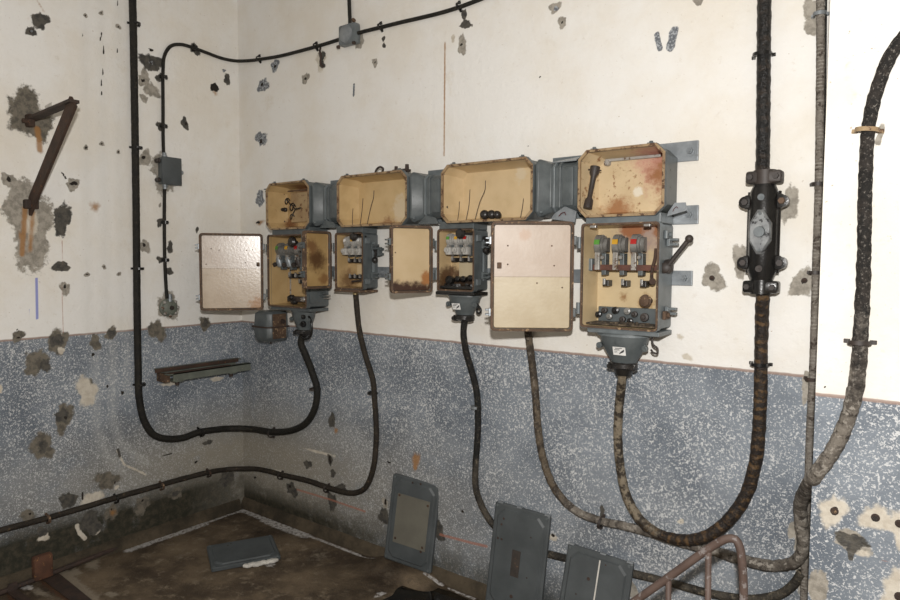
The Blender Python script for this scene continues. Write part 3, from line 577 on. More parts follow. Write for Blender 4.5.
# ducts that join the chambers
def duct(x0, x1, label, wide=True):
    t = thing('busbar_duct', ((x0+x1)/2, -.06, 1.80), label, 'electrical duct', 'duct pieces joining the chambers')
    def sec(x, zc0, zc1, d, c=.02): return [(x,-.016,zc0),(x,-d+c,zc0),(x,-d,zc0+c),(x,-d,zc1-c),(x,-d+c,zc1),(x,-.016,zc1)]
    a, e = x0+.002, x1-.002
    b = B(); b.loft([sec(a, 1.782, 2.018, .150), sec(a+.012, 1.782, 2.018, .150), sec(a+.050, 1.802, 1.999, .112), sec(e-.026, 1.802, 1.999, .112), sec(e-.008, 1.784, 2.016, .146), sec(e, 1.784, 2.016, .146)])
    b.build('housing', 'grey_paint', t, smooth=.4, bevel=.003)
    for x in (a+.062, a+.088):
        b = B(); b.loft([sec(x, 1.798, 2.003, .119), sec(x+.010, 1.798, 2.003, .119)]); b.build('flange', 'grey_paint_light' if x < a+.07 else 'grey_paint', t, bevel=.002)
    b = B(); b.bx(a+.106, e-.042, -.120, -.106, 1.822, 1.980, .006); b.build('raised_panel', 'grey_paint', t, smooth=.6)
    b = B(); b.bx(a+.01, e-.01, -.024, -.014, 1.778, 2.036, .002); b.build('back_plate', 'grey_paint_light', t)
    b = B(); screw(b, (a+.030, -.150, 1.80), (0,-1,0), .006); b.build('bolt', 'grey_paint_light', t)
    return t
d1 = duct(C1[1], C2[0], 'grey duct piece between the leftmost chamber and the next')
d2 = duct(C2[1], C3[0], 'grey duct piece between the two wide chambers')
d3 = duct(C3[1], C4[0], 'grey duct piece beside the rightmost chamber, with squiggle on a bent lug below')
lug(d3, 2.335, 1.790, .15); lug(ch4, 2.790, 1.793, -.25, .68)
b = B(); b.plate([(2.27,-.10,2.003),(2.38,-.10,2.003),(2.365,-.03,2.026),(2.285,-.03,2.020)], (0,0,1), .004); b.build('cover_flap', 'galvanised', d3)
for d, xx in ((d1,.93),(d2,1.62)):
    b = B(); b.plate([(xx-.06,-.115,1.772),(xx+.07,-.115,1.772),(xx+.05,-.115,1.80),(xx-.01,-.115,1.812)], (0,1,0), .006); b.build('mounting_lug', 'grey_paint', d)
# bits left on top of the second chamber
b = B(); b.tube(spline([(1.27,-.10,2.032),(1.275,-.10,2.05),(1.30,-.10,2.066),(1.325,-.10,2.055),(1.318,-.10,2.040)], .005), .005, 8); b.bx(1.20,1.27,-.12,-.08,2.028,2.038,.002); b.build('wire_hook', 'dark_rust', ch2, smooth=.8)
b = B(); b.bx(1.41,1.50,-.13,-.09,2.028,2.040,.003); b.cyl((1.42,-.11,2.04),(1.42,-.11,2.058),.009,.008,10); b.cyl((1.49,-.11,2.04),(1.49,-.11,2.062),.010,.009,10); b.build('latch_remains', 'dark_rust', ch2)
b = B(); b.bx(.44,.482,-.15,-.135,2.000,2.006); b.bx(.45,.482,-.15,-.135,1.988,1.994); b.build('latch_lug', 'grey_paint', ch1)
b = B(); b.lathe((.478,-.10,1.895),(-1,0,0),[(0,.012),(.02,.012),(.024,.008)],12); b.build('plug', 'iron_brown', ch1, smooth=.8)
# loose things lying inside the chambers
def loose_handle(top, bot, r, label, pin):
    b = B(); T, S = Vector(top), Vector(bot); d = (S-T).normalized()
    b.lathe(T, d, [(0,.006),(.004,r*1.8),(.03,r*1.7),(.045,r),((S-T).length-.045,r*.85),((S-T).length-.036,r*1.5),((S-T).length,r*1.6)], 14)
    o = b.build('crank_handle', 'iron_brown', None, smooth=.8)
    tag(o, label, 'handle')
    if pin:
        b = B(); q = T+d*.018; b.tube(spline([q+Vector((-.055,.02,-.010)), q+Vector((-.03,.0,.004)), q+Vector((.03,-.005,-.004))]), .003, 6); b.build('cross_pin', 'dark_rust', o)
    return o
loose_handle((2.4637,-0.1000,1.9750), (2.4526,-0.1420,1.8063), .011, 'dark iron crank handle with cross pin leaning in the rightmost chamber', True)
loose_handle((1.7209,-0.0750,1.9837), (1.7387,-0.1350,1.8380), .011, 'dark handle leaning in the left corner of a wide chamber', False)
for k, (p, rr, l) in enumerate((((1.9482,-0.1250,1.7945), .021, 'left one of the black round knobs lying in the wide chamber'), ((1.9852,-0.1250,1.7932), .020, 'middle one of the black round knobs lying in the wide chamber'), ((2.0107,-0.1200,1.7861), .018, 'right one of the black round knobs lying in the wide chamber'))):
    p = Vector(p); p.z = 1.7795+rr*.92; b = B(); b.lathe(p-Vector((.0,-.024,.0)), (.25,-1,.15), [(0,.008),(.004,rr*.8),(.014,rr*.92),(.024,rr),(.034,rr*.92),(.042,rr*.55),(.043,.003)], 16)
    o = b.build('black_knob', 'bakelite', None, smooth=.9); tag(o, l, 'knob', 'black knobs in the wide chamber')

# ------------------------------------------------------------------ mounting rails behind the row
def rail(z, h, x0, x1, label, cs):
    t = thing('mounting_rail', ((x0+x1)/2, 0, z), label, 'steel rail', 'flat steel rails behind the switchgear')
    b = B(); b.bx(x0, x1, -.013, -.001, z-h/2, z+h/2, .0015); b.build('flat_bar', 'galvanised', t)
    for x in cs:
        b = B(); b.cyl((x,-.013,z),(x,-.016,z),.021,.021,20); b.cyl((x,-.016,z),(x,-.026,z),.013,.012,6); b.cyl((x,-.026,z),(x,-.033,z),.007,.006,10); b.build('rail_bolt', 'galvanised', t, smooth=.5)
rail(2.013, .074, 2.50, 2.832, 'flat steel rail behind the rightmost chamber, upper end showing', [2.803])
rail(1.776, .070, 2.50, 2.838, 'flat steel rail end showing below the rightmost chamber', [2.806])
rail(1.538, .056, .60, 2.822, 'long flat steel rail behind the lower row of switch boxes', [2.793, 1.245])

# ------------------------------------------------------------------ lower row of switch boxes with doors swung open
def rect(x0, x1, z0, z1, c, y):
    out = []
    for cx, cz, a0 in ((x1-c, z0+c, -PI/2), (x1-c, z1-c, 0), (x0+c, z1-c, PI/2), (x0+c, z0+c, PI)):
        for k in range(4): a = a0+PI/2*k/3; out.append((cx+c*math.cos(a), y, cz+c*math.sin(a)))
    return out
def prongs(b, x, y, z, s=1, gap=.016, ln=.030, th=.007):
    for dz in (-gap/2, gap/2): b.bx(x, x+s*ln, y-.012, y+.012, z+dz-th/2, z+dz+th/2, .002)
    b.bx(x-s*.004, x+s*.008, y-.014, y+.014, z-gap*.9, z+gap*.9, .002)
def switch_box(x0, x1, z0, z1, d, label, linmat, bodymat='grey_paint', rimmat='rim_rust'):
    t = thing('switch_box', ((x0+x1)/2, -d/2, z0), label, 'switch box', 'open switch boxes of the lower row')
    c = .014
    b = B(); b.loft([rect(x0+.005, x1-.005, z0+.005, z1-.005, c, -.014), rect(x0+.005, x1-.005, z0+.005, z1-.005, c, -d+.030), rect(x0, x1, z0, z1, c, -d+.026), rect(x0, x1, z0, z1, c, -d),
                     rect(x0+.009, x1-.009, z0+.009, z1-.009, c*.7, -d), rect(x0+.010, x1-.010, z0+.010, z1-.010, c*.7, -d+.02)], cap1=False)
    b.build('housing', bodymat, t, smooth=.5)
    b = B(); b.loft([rect(x0+.0095, x1-.0095, z0+.0095, z1-.0095, c*.7, -d+.006), rect(x0+.014, x1-.014, z0+.014, z1-.014, c*.7, -.036)], cap0=False)
    b.build('lining', linmat, t, smooth=.5)
    b = B(); b.loft([rect(x0+.002, x1-.002, z0+.002, z1-.002, c, -d), rect(x0+.002, x1-.002, z0+.002, z1-.002, c, -d-.003), rect(x0+.0095, x1-.0095, z0+.0095, z1-.0095, c*.7, -d-.003), rect(x0+.0095, x1-.0095, z0+.0095, z1-.0095, c*.7, -d+.004)], cap0=False, cap1=False)
    b.build('gasket_rim', rimmat, t)
    b = B(); b.bx(x0+.012, x1-.006, -min(d, .150), -.016, z1-.006, UZ0+.012, .003); b.build('neck', bodymat, t)
    for zz in (z0+.075, z1-.075):
        b = B(); b.cyl((x0-.010, -d+.008, zz-.022), (x0-.010, -d+.008, zz+.022), .009, .009, 12); b.bx(x0-.012, x0+.006, -d+.004, -d+.022, zz-.016, zz+.016, .002); b.build('hinge', bodymat, t, smooth=.6)
        b = B(); prongs(b, x1, -d*.45, zz, 1, .018, .036, .009); b.build('latch_lug', bodymat, t)
    return t
def box_flange(t, x0, x1, z, d, mat='grey_paint', over=.012):
    b = B(); b.bx(x0-.0, x1+.002, -d-.004, -.02, z-.018, z-.001, .003); b.build('bottom_flange', mat, t)
def door(hx, d, z0, z1, w, phi, label, linmat, rimmat='rim_rust', extra=None):
    a = math.radians(phi); dv = Vector((math.cos(a), -math.sin(a), 0)); nv = Vector((0,0,1)).cross(dv)
    M = Matrix(((dv.x, nv.x, 0, hx), (dv.y, nv.y, 0, -d), (0, 0, 1, z0), (0,0,0,1)))
    t = thing('cabinet_door', (hx, -d, z0), label, 'cabinet door', 'cabinet doors swung open')
    t.rotation_euler = (0, 0, math.atan2(dv.y, dv.x)); h = z1-z0
    g = .008
    def loc(o):      # children are built in the door's own frame
        return o
    def mk(b, name, mat, par=None, **k):
        o = b.build(name, mat, None, origin=Vector((0,0,0)), **k); o.location = (0,0,0); o.parent = par or t; return o
    b = B(); b.loft([rect(g+.010, w-.010, .010, h-.010, .02, -.034), rect(g, w, 0, h, .018, -.026), rect(g, w, 0, h, .018, 0), rect(g+.010, w-.010, .010, h-.010, .010, 0), rect(g+.012, w-.012, .012, h-.012, .010, -.010)], cap1=False)
    mk(b, 'door_pan', 'grey_paint', smooth=.5)
    b = B(); b.loft([rect(g+.0115, w-.0115, .0115, h-.0115, .010, -.011), rect(g+.014, w-.014, .014, h-.014, .008, -.0145)], cap0=False); mk(b, 'door_lining', linmat)
    b = B(); b.loft([rect(g-.001, w+.001, -.001, h+.001, .018, -.022), rect(g, w, 0, h, .018, .002), rect(g+.009, w-.009, .009, h-.009, .010, .003), rect(g+.013, w-.013, .013, h-.013, .009, -.0125)], cap0=False, cap1=False); mk(b, 'gasket_rim', rimmat)
    for zz in (.075, h-.075):
        b = B(); b.bx(-.004, g+.012, -.024, -.004, zz-.018, zz+.018, .003); mk(b, 'hinge_lug', 'grey_paint')
        b = B(); prongs(b, w, -.014, zz, 1, .018, .022); mk(b, 'latch_lug', 'galvanised' if w > .3 else 'grey_paint')
    for fn in (extra or []): fn(mk, w, h)
    return t
def rivets(pts):
    def fn(mk, w, h):
        for px, pz in pts:
            b = B(); b.cyl((px*w,-.0145,pz*h),(px*w,-.0130,pz*h),.0034,.0028,10); mk(b, 'rivet', 'rim_rust')
    return fn
def catch(px, pz):
    def fn(mk, w, h):
        b = B(); b.bx(px*w-.009, px*w+.009, -.0145, -.006, pz*h-.012, pz*h+.012, .002); mk(b, 'catch', 'rim_rust')
    return fn
AX = (.4975, .832); BX = (1.000, 1.210); CX = (1.688, 1.902); DX = (2.438, 2.752)
lining('lining_box_a', (.460,.325,.160), (.380,.255,.115), rust=.70, stains=[(-.13,.1,.38,.03,.5,(.10,.08,.06)), (.0,.1,.0,.06,.4,(.20,.10,.045))])
lining('lining_box_b', (.470,.335,.170), (.380,.260,.120), rust=.70, stains=[(-.09,.02,.04,.05,.6,(.20,.12,.055)), (-.09,.02,.24,.035,.5,(.20,.12,.055))])
lining('lining_box_c', (.560,.420,.235), (.465,.335,.180), rust=.71, stains=[(-.06,.0,.02,.07,.5,(.030,.020,.013)), (.05,.02,.02,.08,.5,(.035,.022,.014)), (-.09,.0,.06,.05,.5,(.10,.05,.02))])
lining('lining_box_d', (.570,.450,.270), (.490,.375,.215), rust=.66, stains=[(.04,.05,.38,.09,.5,(.36,.26,.21)), (.0,.04,.395,.05,.4,(.30,.12,.05)), (.13,.03,.39,.05,.4,(.28,.12,.05)), (.06,.06,.10,.03,.4,(.32,.19,.08)), (-.03,.06,.12,.02,.4,(.28,.16,.07))])
swa = switch_box(*AX, 1.335, 1.742, .175, 'tall switch box at the left end, its right part behind the small burnt door', 'lining_box_a', rimmat='rim_rust')
swb = switch_box(*BX, 1.447, 1.744, .125, 'small switch box between the burnt door and the plain cream door', 'lining_box_b')
swc = switch_box(*CX, 1.458, 1.746, .125, 'small switch box with soot black bottom and grey bell gland', 'lining_box_c')
swd = switch_box(*DX, 1.340, 1.748, .165, 'large switch box at the right end with an iron crank on its side', 'lining_box_d', 'grey_paint_light')
box_flange(swa, *AX, 1.336, .150); box_flange(swd, DX[0]+.03, DX[1], 1.341, .155, 'grey_paint_light')
b = B(); b.bx(CX[0]-.004, CX[1]+.004, -.132, -.02, 1.442, 1.458, .004); b.build('bottom_flange', 'black_iron', swc)
b = B(); b.bx(BX[0]-.004, BX[1]+.004, -.132, -.02, 1.434, 1.447, .004); b.build('bottom_flange', 'rim_rust', swb)
lining('door_lining_a', (.500,.410,.310), (.440,.350,.255), split=.435*.545, upper=((.560,.490,.420),(.490,.410,.340)), rust=.73, rough=.24, stains=[(.02,-.015,.02,.06,.4,(.36,.20,.09))])
lining('door_lining_b', (.420,.285,.125), (.350,.225,.090), rust=.70, stains=[(.10,-.015,.15,.052,.6,(.100,.050,.020)), (.13,-.015,.22,.035,.5,(.19,.10,.04)), (.05,-.015,.05,.03,.5,(.24,.13,.05))])
lining('door_lining_c', (.560,.430,.260), (.515,.385,.220), rust=.735, edge_z=(.025,.065,(.050,.022,.012)), stains=[(.03,-.015,.07,.03,.4,(.34,.15,.05))])
lining('door_lining_d', (.470,.395,.265), (.420,.340,.215), split=.432*.50, upper=((.450,.365,.290),(.410,.320,.245)), rust=.735, stains=[(.20,-.015,.385,.022,.5,(.42,.29,.20))])
six = [(x, z) for x in (.30, .70) for z in (.80, .64, .25)]
door(.470, .175, 1.313, 1.748, .350, 128, 'large cream lined door at the far left, shiny, swung open over the wall corner', 'door_lining_a', extra=[rivets([(.18,.79),(.82,.80),(.9,.6),(.30,.62),(.70,.78),(.28,.78)]), catch(.10,.60)])
door(.982, .125, 1.452, 1.750, .190, 89, 'small door with a brown burn mark inside, standing out between two switch boxes', 'door_lining_b', extra=[rivets([(.85,.62)])])
door(1.672, .125, 1.450, 1.760, .212, 119, 'small plain cream door with rust along its bottom edge', 'door_lining_c', extra=[rivets([(.88,.60)])])
door(2.418, .165, 1.321, 1.756, .334, 145, 'large cream door with a line across its middle, in front of a hanging cable', 'door_lining_d', extra=[rivets([(.80,.78),(.28,.78),(.80,.61),(.45,.44),(.25,.60),(.15,.40)]), catch(.90,.60)])

# the works inside the switch boxes
def works(t, xs, zt, zb, s, y, shroudmat, names, tags=('green_tag','yellow_tag','red_tag'), d=.125, pale=False):
    """three arc shrouds with a phase colour, each above its contacts; s scales the parts"""
    for x, nm, tg in zip(xs, names, tags):
        b = B(); r = .037*s; w = .024*s; yc = y+r*.75
        def arch(x0, x1, r, yo): return [[(xx, yc-r*math.cos(a)+yo, zt+r*1.08*math.sin(a)) for a in np.linspace(-PI*.62, PI*.62, 16)] for xx in (x0, x1)]
        b.loft(arch(x-w/2, x+w/2, r, 0)); b.loft(arch(x+w/2, x+w/2+.008*s, r*.86, .003)); b.loft(arch(x+w/2+.008*s, x+w/2+.022*s, r*.70, .006))
        o = b.build('arc_shroud', shroudmat, t, smooth=.6)
        b = B(); b.loft([[(xx, yc-(r+.0012)*math.cos(a), zt+(r+.0012)*1.08*math.sin(a)) for a in np.linspace(.02, .50, 6)]+[(xx, yc-(r-.002)*math.cos(a), zt+(r-.002)*1.08*math.sin(a)) for a in np.linspace(.50, .02, 6)] for xx in (x-w*.46, x+w*.50)])
        lab(b.build('phase_tag', tg, o), nm+' phase tag')
        b = B(); b.bx(x-.010*s, x+.010*s, y-.004, y+.010, zb-.010*s, zt-.030*s, .002); b.cyl((x,y-.004,zb+.03*s),(x,y-.010,zb+.03*s),.006*s,.006*s,8); b.build('contact_strip', 'pale_metal', t)
        b = B(); b.bx(x+.014*s, x+.032*s, y+.008, y+.045, zb-.030*s, zt-.034*s, .002); b.build('contact_block', 'grey_paint', t)
        b = B(); b.cyl((x+.023*s,y+.002,zt-.050*s),(x+.023*s,y-.006,zt-.050*s),.008*s,.007*s,10); b.build('contact_bolt', 'bright_metal', t)
def clips(t, xs, z, s, y):
    for x in xs:
        b = B(); b.box((x, y, z), (.026*s,.030,.030*s), None, .004); b.lathe((x-.004*s,y-.014,z+.004*s),(0,-1,0),[(0,.011*s),(.008,.011*s),(.009,.006*s),(.014,.006*s)],10); b.build('contact_clip', 'shroud_pale', t, smooth=.5)
def jaws(t, xs, z, s, y):
    for x in xs:
        b = B(); b.bx(x-.010*s, x+.014*s, y, y+.04, z-.014*s, z+.010*s, .002); b.build('jaw_block', 'bakelite', t)
        b = B(); b.bx(x-.008*s, x+.002*s, y-.006, y+.004, z-.008*s, z+.016*s, .001); b.build('jaw_clip', 'bright_metal', t)
# right hand box
dx = [(2.4850,-0.1150,1.6660)[0], (2.5597,-0.1150,1.6652)[0], (2.6339,-0.1150,1.6643)[0]]
zt = (2.5577,-0.1150,1.6652)[2]; zb = (2.5595,-0.1150,1.5764)[2]
works(swd, dx, zt, zb, 1.0, -.115, 'shroud', ('green','yellow','red'))
b = B(); b.bx(dx[0]-.035, DX[1]-.016, -.108, -.090, zb-.012, zb+.011, .002); b.build('switch_bar', 'bar_red', swd)
b = B(); b.bx(dx[0]-.050, dx[0]-.022, -.115, -.075, zb-.014, zb+.035, .003); b.build('bar_end', 'grey_paint_light', swd)
zj = (2.5037,-0.0800,1.5162)[2]; jaws(swd, [(2.5082,-0.0900,1.5165)[0], (2.5848,-0.0900,1.5183)[0], (2.6607,-0.0900,1.5201)[0]], zj, 1.0, -.09)
b = B(); b.tube(spline([(2.7209,-0.1200,1.6484), (2.7198,-0.1250,1.6114), (2.7095,-0.1250,1.5668), (2.7084,-0.1200,1.5331), (2.7146,-0.1150,1.5182)]), .0065, 8); b.cyl((2.7031,-0.1000,1.5251), (2.7135,-0.1280,1.5260), .013, .012, 12); b.build('linkage', 'rust', swd, smooth=.7)
b = B(); b.lathe((2.6823,-0.0600,1.4508), (-.2,-1,0), [(0,.010),(.02,.012),(.024,.021),(.034,.025),(.038,.019),(.046,.021),(.050,.007)], 18); b.build('insulator', 'rim_rust', swd, smooth=.6)
pz = (2.5605,-0.0600,1.3885)[2]
b = B(); b.bx(DX[0]+.025, DX[1]-.025, -.050, -.038, pz-.030, pz+.030, .003); b.build('terminal_plate', 'grey_paint', swd)
for p, r, m in (((2.4718,-0.0700,1.3864),0.0110,'black_iron'),((2.4972,-0.0700,1.4038),0.0102,'iron_brown'),((2.5189,-0.0700,1.3809),0.0102,'shroud'),((2.5436,-0.0700,1.4061),0.0127,'black_iron'),((2.5734,-0.0700,1.3721),0.0102,'iron_brown'),((2.5932,-0.0700,1.4046),0.0119,'shroud'),((2.6042,-0.0700,1.3680),0.0093,'black_iron'),((2.6218,-0.0700,1.3944),0.0102,'iron_brown'),((2.6620,-0.0700,1.3849),0.0145,'shroud')):
    b = B(); p = Vector(p); b.lathe(p+Vector((0,.025,0)), (.1,-1,.05), [(0,r*.8),(.02,r*.9),(.022,r*1.15),(.034,r*1.1),(.036,r*.5),(.046,r*.45)], 12); b.build('terminal', m if r < .0140 else 'iron_brown', swd, smooth=.6)
b = B(); b.bx(DX[0]+.02, DX[1]-.02, -.150, -.038, 1.3545, 1.3600); 
for k in range(26): b.box((random.uniform(DX[0]+.04, DX[1]-.04), random.uniform(-.145,-.06), 1.361), (random.uniform(.008,.03), random.uniform(.006,.02), random.uniform(.004,.010)), Matrix.Rotation(random.uniform(0,3), 3, 'Z'))
o = b.build('paint_flakes', 'debris', swd); o['kind'] = 'stuff'
for x in (DX[0]+.05, DX[1]-.05):
    b = B(); b.bx(x-.012, x+.012, -.168, -.150, 1.729, 1.738, .001); b.build('rim_clip', 'bright_metal', swd)
for zz in (1.70, 1.40):
    b = B(); b.bx(DX[1]-.004, DX[1]+.008, -.115, -.060, zz-.016, zz+.016, .003); b.cyl((DX[1]+.008,-.085,zz),(DX[1]+.016,-.085,zz),.010,.009,12); b.build('side_boss', 'rim_rust' if zz < 1.5 else 'grey_paint_light', swd)
# crank on the right flank of the large box
pv = Vector((2.7752,-0.1000,1.5821)); kn = Vector((2.8417,-0.1000,1.6822)); pv.x = DX[1]+.012
b = B(); b.lathe(pv+Vector((-.012,0,0)), (1,0,0), [(0,.026),(.014,.028),(.022,.022),(.026,.012)], 18)
b.lathe(pv+Vector((-.006,-.012,-.006)), (0,-1,0), [(0,.018),(.02,.020),(.026,.012)], 14)
b.tube(spline([pv+Vector((0,-.02,0)), pv.lerp(kn,.25)+Vector((0,-.02,0)), pv.lerp(kn,.75)+Vector((0,-.02,0)), kn+Vector((0,-.02,0))], .01), .0085, 10)
b.ball(kn+Vector((0,-.02,0)), .015, 14); b.build('crank_handle', 'iron_brown', swd, smooth=.7)
def bell(t, pc, ztop, zbot, r0, r1, mat, clampmat='bakelite', label_px=None, zc=None, hook=True, sq=.72):
    x, y = pc; h = ztop-zbot
    b = B(); b.lathe((x,y,ztop), (0,0,-1), [(0,r0*1.04),(.006,r0*1.04),(.010,r0*.98),(h*.28,r0*.93),(h*.54,r0*.79),(h*.78,r0*.62),(h*.94,r1*1.04),(h,r1)], 28, sq)
    g = b.build('cable_gland', mat, t, smooth=.6)
    for sx in (-1, 1):
        b = B(); b.lathe((x+sx*r0*.92, y-.018, ztop-h*.45), (0,-1,0), [(0,.012),(.012,.012),(.013,.007),(.018,.007)], 12); b.box((x+sx*r0*.72, y-.010, ztop-h*.42), (r0*.4,.014,.022), None, .003)
        b.build('lug', mat, g, smooth=.5)
    b = B(); b.lathe((x,y,zbot+.004), (0,0,-1), [(0,r1*1.0),(.004,r1*1.1),(.020,r1*1.1),(.026,r1*.8),(zbot-zc-.004,r1*.62)], 20)
    for sx in (-1, 1): b.box((x+sx*r1*.85, y-.010, zbot-.012), (r1*.60, .034, .028), None, .004); b.cyl((x+sx*r1*.95,y-.026,zbot-.012),(x+sx*r1*.95,y-.038,zbot-.012),.010,.009,10)
    b.build('clamp', clampmat, g, smooth=.5)
    return g
# right gland with its white sticker
gx, gy = (2.5937,-0.1000,1.2935)[0], -.092
g = bell(swd, (gx, gy), 1.324, 1.205, .100, .048, 'grey_paint', zc=1.150)
def sticker(par, c, w, h, marks, tilt=0.0):
    M = Matrix.Translation(c) @ Matrix.Rotation(tilt, 4, 'X')
    b = B(M); b.bx(-w/2, w/2, -.001, .001, -h/2, h/2); o = lab(b.build('label', 'white_label', par), 'white sticker')
    b = B(M)
    for q in marks: b.plate([(u*w/2, -.0012, v*h/2) for u, v in q], (0,-1,0), .0006)
    b.build('printed_mark', 'ink', o); return o
MK = [[(-.1,-.75),(.75,-.1),(.85,.55),(.55,.25),(.2,-.15)], [(-.75,.35),(.1,.45),(.1,.30),(-.75,.18)], [(-.6,.75),(.5,.85),(.5,.72),(-.6,.62)], [(-.8,-.2),(-.3,-.1),(-.3,-.22),(-.8,-.35)]]
sticker(g, (gx+.006, gy-.0615, 1.258), .050, .034, MK, .34)
b = B(); b.lathe((gx,gy-.060,1.318), (0,0,-1), [(0,.018),(.030,.017),(.036,.012),(.038,.003)], 14, .5); b.build('boss', 'grey_paint', g, smooth=.6)
wire(swd, [(2.7061,-0.1000,1.3135), (2.7106,-0.1000,1.2873), (2.7281,-0.1000,1.2735), (2.7267,-0.1000,1.2545), (2.7113,-0.1000,1.2569), (2.7033,-0.1000,1.2676)], .0042, 'iron_brown', 'earth_wire')
b = B(); b.lathe((gx,gy,1.320),(0,0,-1),[(0,.108),(.008,.108),(.009,.10)],28,.7); b.build('gland_plate','grey_paint_light',swd)
# left box: works, gland, black loop
ax_ = [(0.5187,-0.1200,1.6593)[0], (0.6028,-0.1200,1.6587)[0], (0.6847,-0.1200,1.6582)[0]]
zt = (0.6028,-0.1200,1.6587)[2]; zb = (0.6014,-0.1200,1.5741)[2]
works(swa, ax_, zt, zb, 1.0, -.12, 'shroud', ('green','yellow','red'))
for x in ax_:
    b = B(); b.lathe((x+.004,-.100,zb-.012),(0,-.35,1),[(0,.016),(.006,.021),(.030,.021),(.045,.017),(.058,.010)],14); b.build('fuse_holder', 'galvanised' if x < ax_[2] else 'iron_brown', swa, smooth=.6)
    b = B(); b.lathe((x-.008,-.130,zb-.010),(0,-.5,1),[(0,.012),(.018,.013),(.022,.008)],10); b.build('fuse_cap', 'iron_brown', swa, smooth=.6)
b = B(); b.lathe((0.6774,-0.1100,1.6974), (-.1,-1,.1), [(0,.010),(.016,.012),(.020,.026),(.034,.030),(.046,.022),(.048,.004)], 16); b.build('knob', 'bakelite', swa, smooth=.6)
jaws(swa, [(0.5897,-0.0900,1.5055)[0], (0.6423,-0.0900,1.5291)[0]], (0.5985,-0.0900,1.5114)[2], 1.1, -.09); jaws(swa, [(0.6760,-0.0900,1.4789)[0], (0.6760,-0.0900,1.4789)[0]+.004], (0.6760,-0.0900,1.4789)[2], .9, -.09)
b = B(); b.bx((0.5737,-0.1000,1.3853)[0], AX[1]-.02, -.10, -.05, (0.5998,-0.1000,1.3634)[2], (0.6002,-0.1000,1.3920)[2], .003); b.build('terminal_plate', 'iron_brown', swa)
for p in ((0.6098,-0.1150,1.3872), (0.6356,-0.1150,1.3627), (0.7291,-0.1250,1.3810)):
    b = B(); b.lathe(Vector(p)+Vector((0,.03,0)), (0,-1,0), [(0,.015),(.02,.016),(.026,.012),(.034,.010)], 12); b.build('terminal', 'bright_metal' if p[0] > .72 else 'bakelite', swa, smooth=.6)
b = B(); b.bx((0.5312,-0.0500,1.4806)[0]-.002, (0.5312,-0.0500,1.4806)[0]+.002, -.044, -.036, 1.40, 1.72); b.build('lining_seam', 'pale_metal', swa)
gxa, gya = (0.6985,-0.0900,1.2484)[0], -.085
ga = bell(swa, (gxa, gya), 1.318, 1.205, .080, .043, 'grey_paint', zc=1.165)
wire(swa, [(gxa+.030,gya-.02,1.275), (gxa+.06,gya-.02,1.290), (gxa+.085,gya-.02,1.262), (gxa+.092,gya-.02,1.220), (gxa+.078,gya-.02,1.178), (gxa+.045,gya-.02,1.160), (gxa+.01,gya-.02,1.170)], .0065, 'black_iron', 'earth_wire')
b = B(); b.lathe((gxa+.045,gya-.035,1.245),(0,-1,0),[(0,.018),(.012,.018),(.014,.010),(.026,.008)],12); b.lathe((gxa+.045,gya-.035,1.285),(0,-1,0),[(0,.014),(.012,.013),(.014,.006)],12); b.build('earth_stud', 'black_iron', ga, smooth=.6)
b = B(); b.bx(AX[1]+.0005, AX[1]+.006, -.155, -.04, 1.365, 1.47, .002); b.build('side_plate', 'grey_paint', swa)
for z in (1.385, 1.40):
    b = B(); b.bx(AX[1], AX[1]+.036, -.06, -.035, z, z+.008, .002); b.build('side_lug', 'pale_metal', swa)
# second box
bxs = [(1.0504,-0.1000,1.6981)[0], (1.1026,-0.1000,1.6973)[0], (1.1502,-0.1000,1.6967)[0]]
zt = (1.1026,-0.1000,1.6973)[2]; zb = (1.1022,-0.1000,1.6401)[2]
works(swb, bxs, zt, zb, .72, -.098, 'shroud_pale', ('pale','yellow','pale'), ('white_label','yellow_tag','white_label'))
clips(swb, [x+.012 for x in bxs], zb+.004, 1.15, -.105); clips(swc, [(1.7466,-0.1100,1.6444)[0], (1.7927,-0.1100,1.6442)[0], (1.8435,-0.1100,1.6439)[0]], (1.7927,-0.1100,1.6442)[2], 1.15, -.105)
jaws(swb, [(1.0562,-0.0700,1.5984)[0], (1.1010,-0.0700,1.5986)[0], (1.1378,-0.0700,1.5987)[0]], (1.0936,-0.0700,1.5985)[2], .9, -.075); jaws(swb, [(1.0632,-0.0700,1.5138)[0], (1.1005,-0.0700,1.5145)[0], (1.1374,-0.0700,1.5151)[0]], (1.0931,-0.0700,1.5143)[2], .9, -.075)
b = B(); b.bx(BX[0]+.085, BX[1]-.014, -.046, -.040, (1.0878,-0.0500,1.5245)[2], (1.0881,-0.0500,1.5774)[2]); b.build('inner_panel', 'lining_third', swb)
b = B(); b.bx(BX[0]+.03, BX[1]-.014, -.060, -.040, zb-.010, zb+.006, .002); b.build('switch_bar', 'bakelite', swb)
def peg(t, p, to, kr):
    b = B(); p, to = Vector(p), Vector(to); b.lathe(p, (0,-1,0), [(0,kr*.5),(.010,kr*.9),(.022,kr),(.034,kr*.7),(.036,.003)], 14); b.cyl(p+Vector((0,-.012,0)), to, .006, .005, 8); b.build('knob', 'bakelite', t, smooth=.6)
peg(swb, (1.1357,-0.1000,1.7227), (1.2140,-0.1100,1.7209), .024); peg(swc, (1.8188,-0.1000,1.7237), (1.8980,-0.1100,1.7217), .025)
b = B(); b.cyl((1.1013,-0.1000,1.4888), (1.2032,-0.1000,1.4988), .006, .005, 8); b.build('stay_rod', 'iron_brown', swb)
